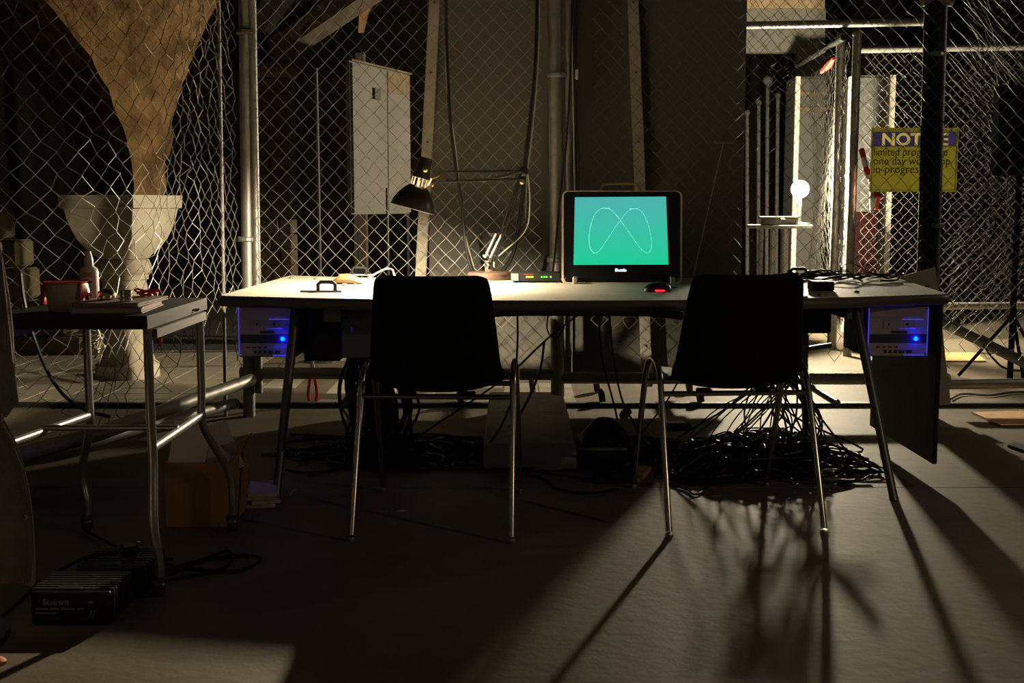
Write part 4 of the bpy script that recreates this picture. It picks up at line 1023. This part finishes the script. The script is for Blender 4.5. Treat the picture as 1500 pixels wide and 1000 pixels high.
q = onz(62, 828, .03); tag(MB().sphere((-1.255, 3.10, .028), .028, 12).build('dark_ball', 'caster_ball', smooth=True), 'dark round knob on the floor beside the rear power box', 'knob')
for k, pts in enumerate(([(-.99, 3.34), (-.9, 3.42), (-.80, 3.48), (-.74, 3.42), (-.78, 3.33), (-.9, 3.32), (-.99, 3.38), (-1.1, 3.46)], [(-.97, 3.30), (-.86, 3.50), (-.83, 3.36), (-.96, 3.22), (-.99, 3.18)], [(-1.36, 3.74), (-1.25, 3.6), (-1.1, 3.45), (-1.0, 3.42)])):
    tag(MB().tube(smooth_path([V((x, y, .008 + .006 * (i % 2))) for i, (x, y) in enumerate(pts)], 6), .0055, 6).build('floor_lead', 'cable'), ('black lead looped on the floor right of the rear power box', 'short black lead curled under the table leg by the power boxes', 'black lead running back from the rear power box to the far caster')[k], 'cable', 'leads by the power boxes')

# ------------------------------------------------------------------ cardboard box with papers, magazines
x0, x1, y0, y1, hb = -1.135, -.925, 3.83, 4.10, .215
bxo = thing('cardboard_box', 'open brown cardboard box full of papers under the left desk end', 'box', ((x0 + x1) / 2, (y0 + y1) / 2, 0))
mb = MB(); mb.box((x0 + .002, (y0 + y1) / 2, hb / 2), (.004, y1 - y0, hb)); mb.build('side', 'cardboard', bxo)
MB().box((x1 - .002, (y0 + y1) / 2, hb / 2), (.004, y1 - y0, hb)).build('side', 'cardboard', bxo); MB().box(((x0 + x1) / 2, y0, hb / 2), (x1 - x0, .004, hb)).build('side', 'cardboard', bxo); MB().box(((x0 + x1) / 2, y1, hb / 2), (x1 - x0, .004, hb)).build('side', 'cardboard', bxo); MB().box(((x0 + x1) / 2, (y0 + y1) / 2, .003), (x1 - x0, y1 - y0, .006)).build('bottom', 'cardboard', bxo)
MB().slab([V((x1, y0, hb)), V((x1 + .0, y1, hb)), V((x1 + .02, y1, hb + .05)), V((x1 + .02, y0 + .1, hb + .05))], .003).build('flap', 'cardboard', bxo)
for k, (xx, yy, w, h, tl, rz, lb) in enumerate(((-1.075, 3.90, .12, .17, .25, .45, 'pale sheet of paper standing tilted in the cardboard box, the tallest'), (-1.0, 3.98, .13, .15, -.35, .3, 'second pale sheet leaning behind the tallest one in the box'), (-1.02, 3.93, .12, .11, -.9, .1, 'low folded sheet lying at the front of the box'))):
    R = Euler((-.25, tl, rz)).to_matrix(); tag(MB().box((xx, yy, hb + .0 + (.02, .01, -.01)[k]), (w, .002, h * 1.15), rot=R).build('paper_sheet', 'paper'), lb, 'paper')
for k in range(4):
    tag(MB().box((-.895 + .006 * (k % 2), 4.17 + .004 * k, .006 + .0125 * k), (.10, .2, .012), rz=.2 + .12 * math.sin(k * 2), bev=.001).build('magazine', 'magazine' if k != 3 else 'paper'), ('bottom magazine of the small pile by the desk leg', 'second magazine from the floor in the pile by the desk leg', 'third magazine up in the pile by the desk leg', 'topmost magazine on the pile by the desk leg')[k], 'magazine', 'magazines by the desk leg')
tag(MB().slab([V((-.82, 4.22, .004)), V((-.79, 4.20, .03)), V((-.775, 4.215, .032)), V((-.80, 4.24, .004))], .002).build('paper_scrap', 'paper'), 'small white paper scrap at the foot of the left desk leg', 'paper')
q = onz(588, 749); tag(MB().slab([q + V((-.02, 0, .001)), q + V((.0, -.006, .001)), q + V((.022, .006, .001)), q + V((.0, .006, .004))], .001).build('paper_crumb', 'paper'), 'tiny white paper scrap on the floor under the left chair', 'paper')

# ------------------------------------------------------------------ cables
rc = random.Random(17)
def tangle(mb, cx, cy, wx, wy, n, zmax, r=.0042):
    for i in range(n):
        k = rc.randint(5, 8); a = rc.uniform(0, 6.28); pts = []
        px, py = cx + rc.gauss(0, wx * .45), cy + rc.gauss(0, wy * .45); rad = rc.uniform(.06, .22)
        for j in range(k):
            a += rc.uniform(.6, 1.5) * (1 if i % 2 else -1); px += rad * math.cos(a) * (1.2 if wx > wy else .8); py += rad * math.sin(a) * .6
            px = max(cx - wx, min(cx + wx, px)); py = max(cy - wy, min(cy + wy, py))
            e = max(0, 1 - ((px - cx) / wx) ** 2 - ((py - cy) / wy) ** 2); pts.append(V((px, py, r + rc.random() * zmax * (.15 + .85 * e))))
        mb.tube(smooth_path(pts, 5), r * rc.uniform(.7, 1.25), 5)
ch = thing('cable_heap', 'tangled heap of black cables on the floor under the right desk', 'cables', (1.05, 4.75, 0), kind='stuff')
mb = MB(); tangle(mb, 1.02, 4.75, .42, .34, 85, .15); mb.build('right_tangle', 'cable', ch, kind='stuff')
mb = MB(); tangle(mb, .52, 4.95, .36, .30, 45, .07); mb.build('middle_tangle', 'cable', ch, kind='stuff')
ch2 = thing('left_cable_heap', 'loose tangle of black cables on the floor behind the left chair', 'cables', (-.5, 5.0, 0), kind='stuff')
mb = MB(); tangle(mb, -.45, 5.0, .55, .35, 55, .06); mb.build('tangle', 'cable', ch2, kind='stuff')
# dense hanging bundles
hb2 = thing('hanging_cable_bundle', 'fan of black cables dropping from the junction box to the floor heap', 'cables', (1.1, 4.8, 0), kind='stuff')
mb = MB()
for i in range(34):
    x = 1.10 + rc.gauss(0, .045); y = 4.78 + rc.gauss(0, .06); e = V((1.0 + rc.gauss(0, .2), 4.75 + rc.gauss(0, .16), .05)); zt = rc.uniform(.46, .56)
    bow = rc.gauss(0, .06)
    mb.tube(smooth_path([V((x, y, zt)), V((x + bow * .4, y + rc.gauss(0, .02), .38)), V(((x + e.x) / 2 + bow, (y + e.y) / 2 + rc.gauss(0, .05), .2)), e, e + V((rc.gauss(0, .15), rc.gauss(0, .1), -.03))], 5), rc.choice((.003, .004, .0045)), 5)
mb.build('strands', 'cable', hb2, kind='stuff')
hb3 = thing('left_cable_bundle', 'thick black bundle of cables hanging beside the left chair from the drawer box', 'cables', (-.6, 4.75, 0), kind='stuff')
mb = MB()
for i in range(70):
    x = -.585 + rc.gauss(0, .04); y = 4.85 + rc.gauss(0, .07); bow = rc.gauss(0, .035)
    mb.tube(smooth_path([V((x + rc.uniform(-.02, .12), y, .54)), V((x + bow, y, .38)), V((x + bow * 1.4 + .02, y + .02, .2)), V((x + rc.gauss(.03, .04), y + rc.gauss(.05, .06), .03)), V((x + rc.gauss(.1, .25), y + rc.gauss(.05, .1), .006))], 5), rc.choice((.005, .006, .008)), 5)
mb.build('strands', 'cable', hb3, kind='stuff')
def cable(label, pts, r=.004, m='cable', name='loose_cable', group='single loose cables'):
    return tag(MB().tube(smooth_path(pts, 7), r, 6).build(name, m, smooth=True), label, 'cable', group)
cable('pale cable arching over the cable tangle behind the left chair', [onz(565, 620, .01), onz(590, 613, .05), onz(625, 603, .05), onz(655, 602, .05), onz(658, 610, .04), onz(640, 622, .01)], .004, 'cable_white')
cable('black cable hanging from the desk front between the chairs, leftmost', [V((.02, 4.5, .68)), V((.02, 4.55, .5)), V((-.0, 4.6, .3)), V((-.08, 4.68, .12)), V((-.2, 4.8, .008))])
cable('black cable crossing diagonally under the desk beside the left chair seat', [V((.38, 4.9, .68)), V((.16, 4.85, .52)), V((-.02, 4.8, .36)), V((-.25, 4.8, .2)), V((-.4, 4.8, .1))])
cable('thin black cable looping under the desk in front of the middle post', [V((.16, 4.75, .68)), V((.14, 4.76, .56)), V((.18, 4.76, .52)), V((.22, 4.78, .6)), V((.2, 4.8, .68))], .003)
cable('black cable dropping from the monitor side to the floor bag, left strand', [V((.34, 4.72, .68)), V((.36, 4.74, .45)), V((.42, 4.78, .22)), V((.44, 4.82, .12))])
cable('black cable dropping from the monitor side to the floor bag, right strand', [V((.38, 4.70, .68)), V((.40, 4.72, .48)), V((.44, 4.75, .28)), V((.5, 4.8, .16)), V((.52, 4.82, .1))])
cable('long black cable lying across the floor from the left desk leg', [onz(420, 688, .006), onz(455, 692, .006), onz(520, 684, .006), onz(580, 668, .006), onz(640, 664, .006), onz(690, 665, .006)], .005)
cable('black cable sweeping from under the left chair up to the fence rail', [V((-.35, 4.9, .02)), V((-.12, 4.95, .05)), V((.02, 5.05, .14)), V((.12, 5.3, .30)), V((.15, 5.5, .42))], .006)
cable('black cable looping on the floor in front of the right chair', [onz(985, 692, .006), onz(1000, 700, .006), onz(1025, 708, .006), onz(1046, 702, .006), onz(1040, 710, .006), onz(1020, 724, .006), onz(1005, 716, .006), onz(985, 710, .006)], .0045)
cable('black cable trailing left across the floor from the power strip', [onz(905, 716, .006), onz(860, 722, .006), onz(820, 716, .006), onz(800, 702, .006), onz(770, 694, .006)], .005)
cable('taut black lead running up from the middle cable heap under the desk', [V((.5, 4.9, .06)), V((.62, 4.7, .28)), V((.7, 4.6, .5)), V((.72, 4.55, .68))], .0035)
for k, (pp, lb) in enumerate((([(652, -40), (655, 90), (662, 200), (676, 300), (684, 370), (700, 420)], 'thick black cable hanging down the fence left of the lamp arm'), ([(652, 30), (655, 130), (668, 220), (676, 305), (683, 350), (694, 390)], 'thin pale cable hanging beside the thick black one by the lamp'), ([(788, -40), (785, 80), (776, 180), (768, 250), (764, 300), (752, 370), (735, 398)], 'thick black cable hanging down the fence to the lamp elbow'), ([(791, -40), (788, 100), (779, 200), (772, 260), (770, 320)], 'thin pale lead beside the cable at the lamp elbow'), ([(838, -40), (836, 90), (830, 200), (820, 290), (812, 380), (806, 420)], 'black cable hanging along the middle post'), ([(843, -40), (842, 100), (846, 250), (850, 420)], 'straight black cable just right of the middle post'), ([(836, -40), (838, 60), (840, 180), (842, 280)], 'pale lead taped to the middle post'))):
    cable(lb, [at(x, y, YF - .085) for x, y in pp], (.008, .003, .009, .003, .005, .007, .0035)[k], 'cable' if k in (0, 2, 4, 5) else 'batten', 'hanging_cable', 'cables hanging on the fence')
mb = thing('cable_tag', 'small clear tag tied to the cable right of the middle post', 'tag', at(845, 116, YF - .1)); MB().box(at(845, 109, YF - .1), (.015, .01, .05), bev=.004).build('sleeve', 'paper', mb)
sg_ = thing('guy_string', 'thin pale string stretched from a bracket on the grey flat to the desk', 'string', at(1018, 400, 6.3))
MB().tube([at(1060, 208, 6.1), at(1016, 402, 5.98)], .003, 5).build('string', 'batten', sg_); MB().box(at(1060, 208, 6.16), (.09, .06, .012)).build('bracket', 'dark_leg', sg_)
for k, (x, y0, y1) in enumerate(((1400, 590, 640),)): pass
cable('grey lead lying along the bottom pipe at the right edge', [onz(1386, 588, .01), onz(1410, 577, .01), onz(1450, 579, .01), onz(1490, 574, .01), onz(1560, 577, .01)], .006, 'dark_leg')
cable('short blue black lead stub on the floor beside the white board', [onz(1384, 592, .006), onz(1395, 590, .006), onz(1408, 594, .006)], .005)
cable('dark lead sagging below the diagonal brace', [at(1440, 505, 6.6), at(1455, 525, 6.6), at(1475, 540, 6.6), at(1520, 544, 6.5)], .006)
# cables on the right desk end
mb = thing('desk_cable_pile', 'small tangle of black cables lying on the right desk end', 'cables', (1.4, 5.2, ZD), kind='stuff')
m2 = MB()
for i in range(16):
    x = rc.uniform(1.28, 1.62); y = rc.uniform(5.05, 5.45); pts = []
    a = rc.uniform(0, 6)
    for j in range(6): a += rc.uniform(.5, 1.3); x += .07 * math.cos(a); y += .06 * math.sin(a); pts.append(V((x, y, ZD + .005 + rc.random() * .028)))
    m2.tube(smooth_path(pts, 5), rc.choice((.003, .004)), 5)
m2.build('strands', 'cable', mb, kind='stuff')
q = onz(1207, 426, ZD); tag(MB().box((q.x, q.y + .05, ZD + .018), (.085, .09, .036), bev=.005).build('power_adapter', 'black_plastic'), 'black power adapter box on the right desk end', 'adapter')
cable('thin black lead standing in an arc above the right desk cables', [onz(1232, 410, ZD) + V((0, 0, .005)), onz(1232, 408, ZD) + V((0, 0, .05)), onz(1245, 406, ZD) + V((0, 0, .065)), onz(1262, 405, ZD) + V((0, 0, .04)), onz(1290, 408, ZD) + V((0, 0, .005))], .003)
# bag of adapters and power strip under the desk
bg = thing('adapter_bag', 'crumpled black bag of adapters beside the concrete block', 'bag', (.36, 4.72, 0))
rows = []
for i in range(9):
    f = i / 8; rr_ = .125 * (math.sin(PI * (.14 + .8 * f)) ** .7) * (1 - .25 * f)
    rows.append([V((.37 + rr_ * (1 + .14 * math.sin(5 * a + 3 * f)) * math.cos(a), 4.72 + rr_ * (1 + .12 * math.cos(4 * a + 5 * f)) * math.sin(a), .002 + .20 * f)) for a in [2 * PI * k / 18 for k in range(18)]])
m3 = MB(); m3.grid(rows, close=True); cap(m3, rows[-1]); cap(m3, rows[0]); m3.build('sack', 'black_plastic', bg, smooth=True)
MB().box((.46, 4.78, .21), (.035, .03, .05), rot=Euler((.3, .5, .2)).to_matrix(), bev=.006).build('white_plug', 'grey_panel', bg)
MB().tube(smooth_path([V((.25, 4.60, .10)), V((.33, 4.57, .105)), V((.45, 4.6, .10))], 5), .006, 6).build('strap', 'grey_panel', bg)
ps_ = thing('power_strip', 'black power strip on the floor in front of the black bag', 'power strip', onz(900, 708)); q = onz(900, 708)
MB().box(q + V((0, .02, .019)), (.16, .055, .038), rz=.12, bev=.005).build('body', 'black_plastic', ps_)
for k in range(3): MB().lathe([(.016, 0), (.018, .002), (.014, .002), (.013, -.004)], q + V((-.045 + .045 * k, .02, .0385)), 12).build('socket', 'rubber', ps_)
tag(MB().box((.49, 4.55, .012), (.06, .22, .02), rz=-.3, bev=.002).build('wood_offcut', 'plywood'), 'short wooden offcut on the floor beside the power strip', 'offcut')
q = onz(990, 632, .05); ad = thing('white_adapter', 'grey adapter with a pale label on top of the middle cable heap', 'adapter', (q.x, q.y, .05)); MB().box((q.x, q.y, .075), (.12, .08, .035), rz=.2, bev=.006).build('body', 'black_plastic', ad); MB().box((q.x, q.y, .0935), (.08, .05, .002), rz=.2).build('sticker', 'paper', ad)
rd = thing('red_pliers', 'red handled pliers standing under the left desk end', 'pliers', onz(458, 592)); q = onz(458, 592)
for dx in (-.014, .014): MB().tube(smooth_path([at(458, 560, 6.25) + V((dx * .3, 0, .08)), at(458, 575, 6.25) + V((dx * 1.6, 0, .0)), V((at(458, 590, 6.25).x + dx * 1.2, 6.25, .02))], 5), .009, 8).build('handle', 'red_plastic', rd)
MB().tube([at(458, 560, 6.25) + V((0, 0, .07)), at(458, 560, 6.25) + V((0, 0, .14))], [.014, .005], 8).build('jaw', 'steel', rd)

tag(MB().slab([onz(1476, 655, .001), onz(1500, 663, .001), onz(1510, 657, .001), onz(1486, 651, .001)], .012).build('dark_offcut', 'black_plastic'), 'small dark offcut lying on the bare floor at the right edge', 'offcut')
cable('black cable drooping along the left fence mesh towards the far table leg', [at(30, 400, 4.25), at(35, 440, 4.25), at(48, 490, 4.25), at(70, 545, 4.3), at(95, 580, 4.35), at(125, 600, 4.4), at(160, 610, 4.5)], .007, name='hanging_cable', group='cables hanging on the fence')
tag(MB().tube([at(270, 457, 3.55), at(290, 453, 3.6)], .005, 8).build('chrome_clip', 'chrome'), 'small chrome clip on the right edge rail of the rolling table', 'clip')
fr_ = MB()
for k in range(9): fr_.tube(smooth_path([at(143 + rc.gauss(0, 3), 478 + 4 * k, 4.4), at(146 + rc.gauss(0, 5), 484 + 4 * k, 4.37), at(140 + rc.gauss(0, 5), 492 + 4 * k, 4.4)], 4), .003, 5)
tag(fr_.build('frayed_string', 'cable_white'), 'frayed pale string caught in the left fence mesh behind the rolling table', 'string', kind='stuff')
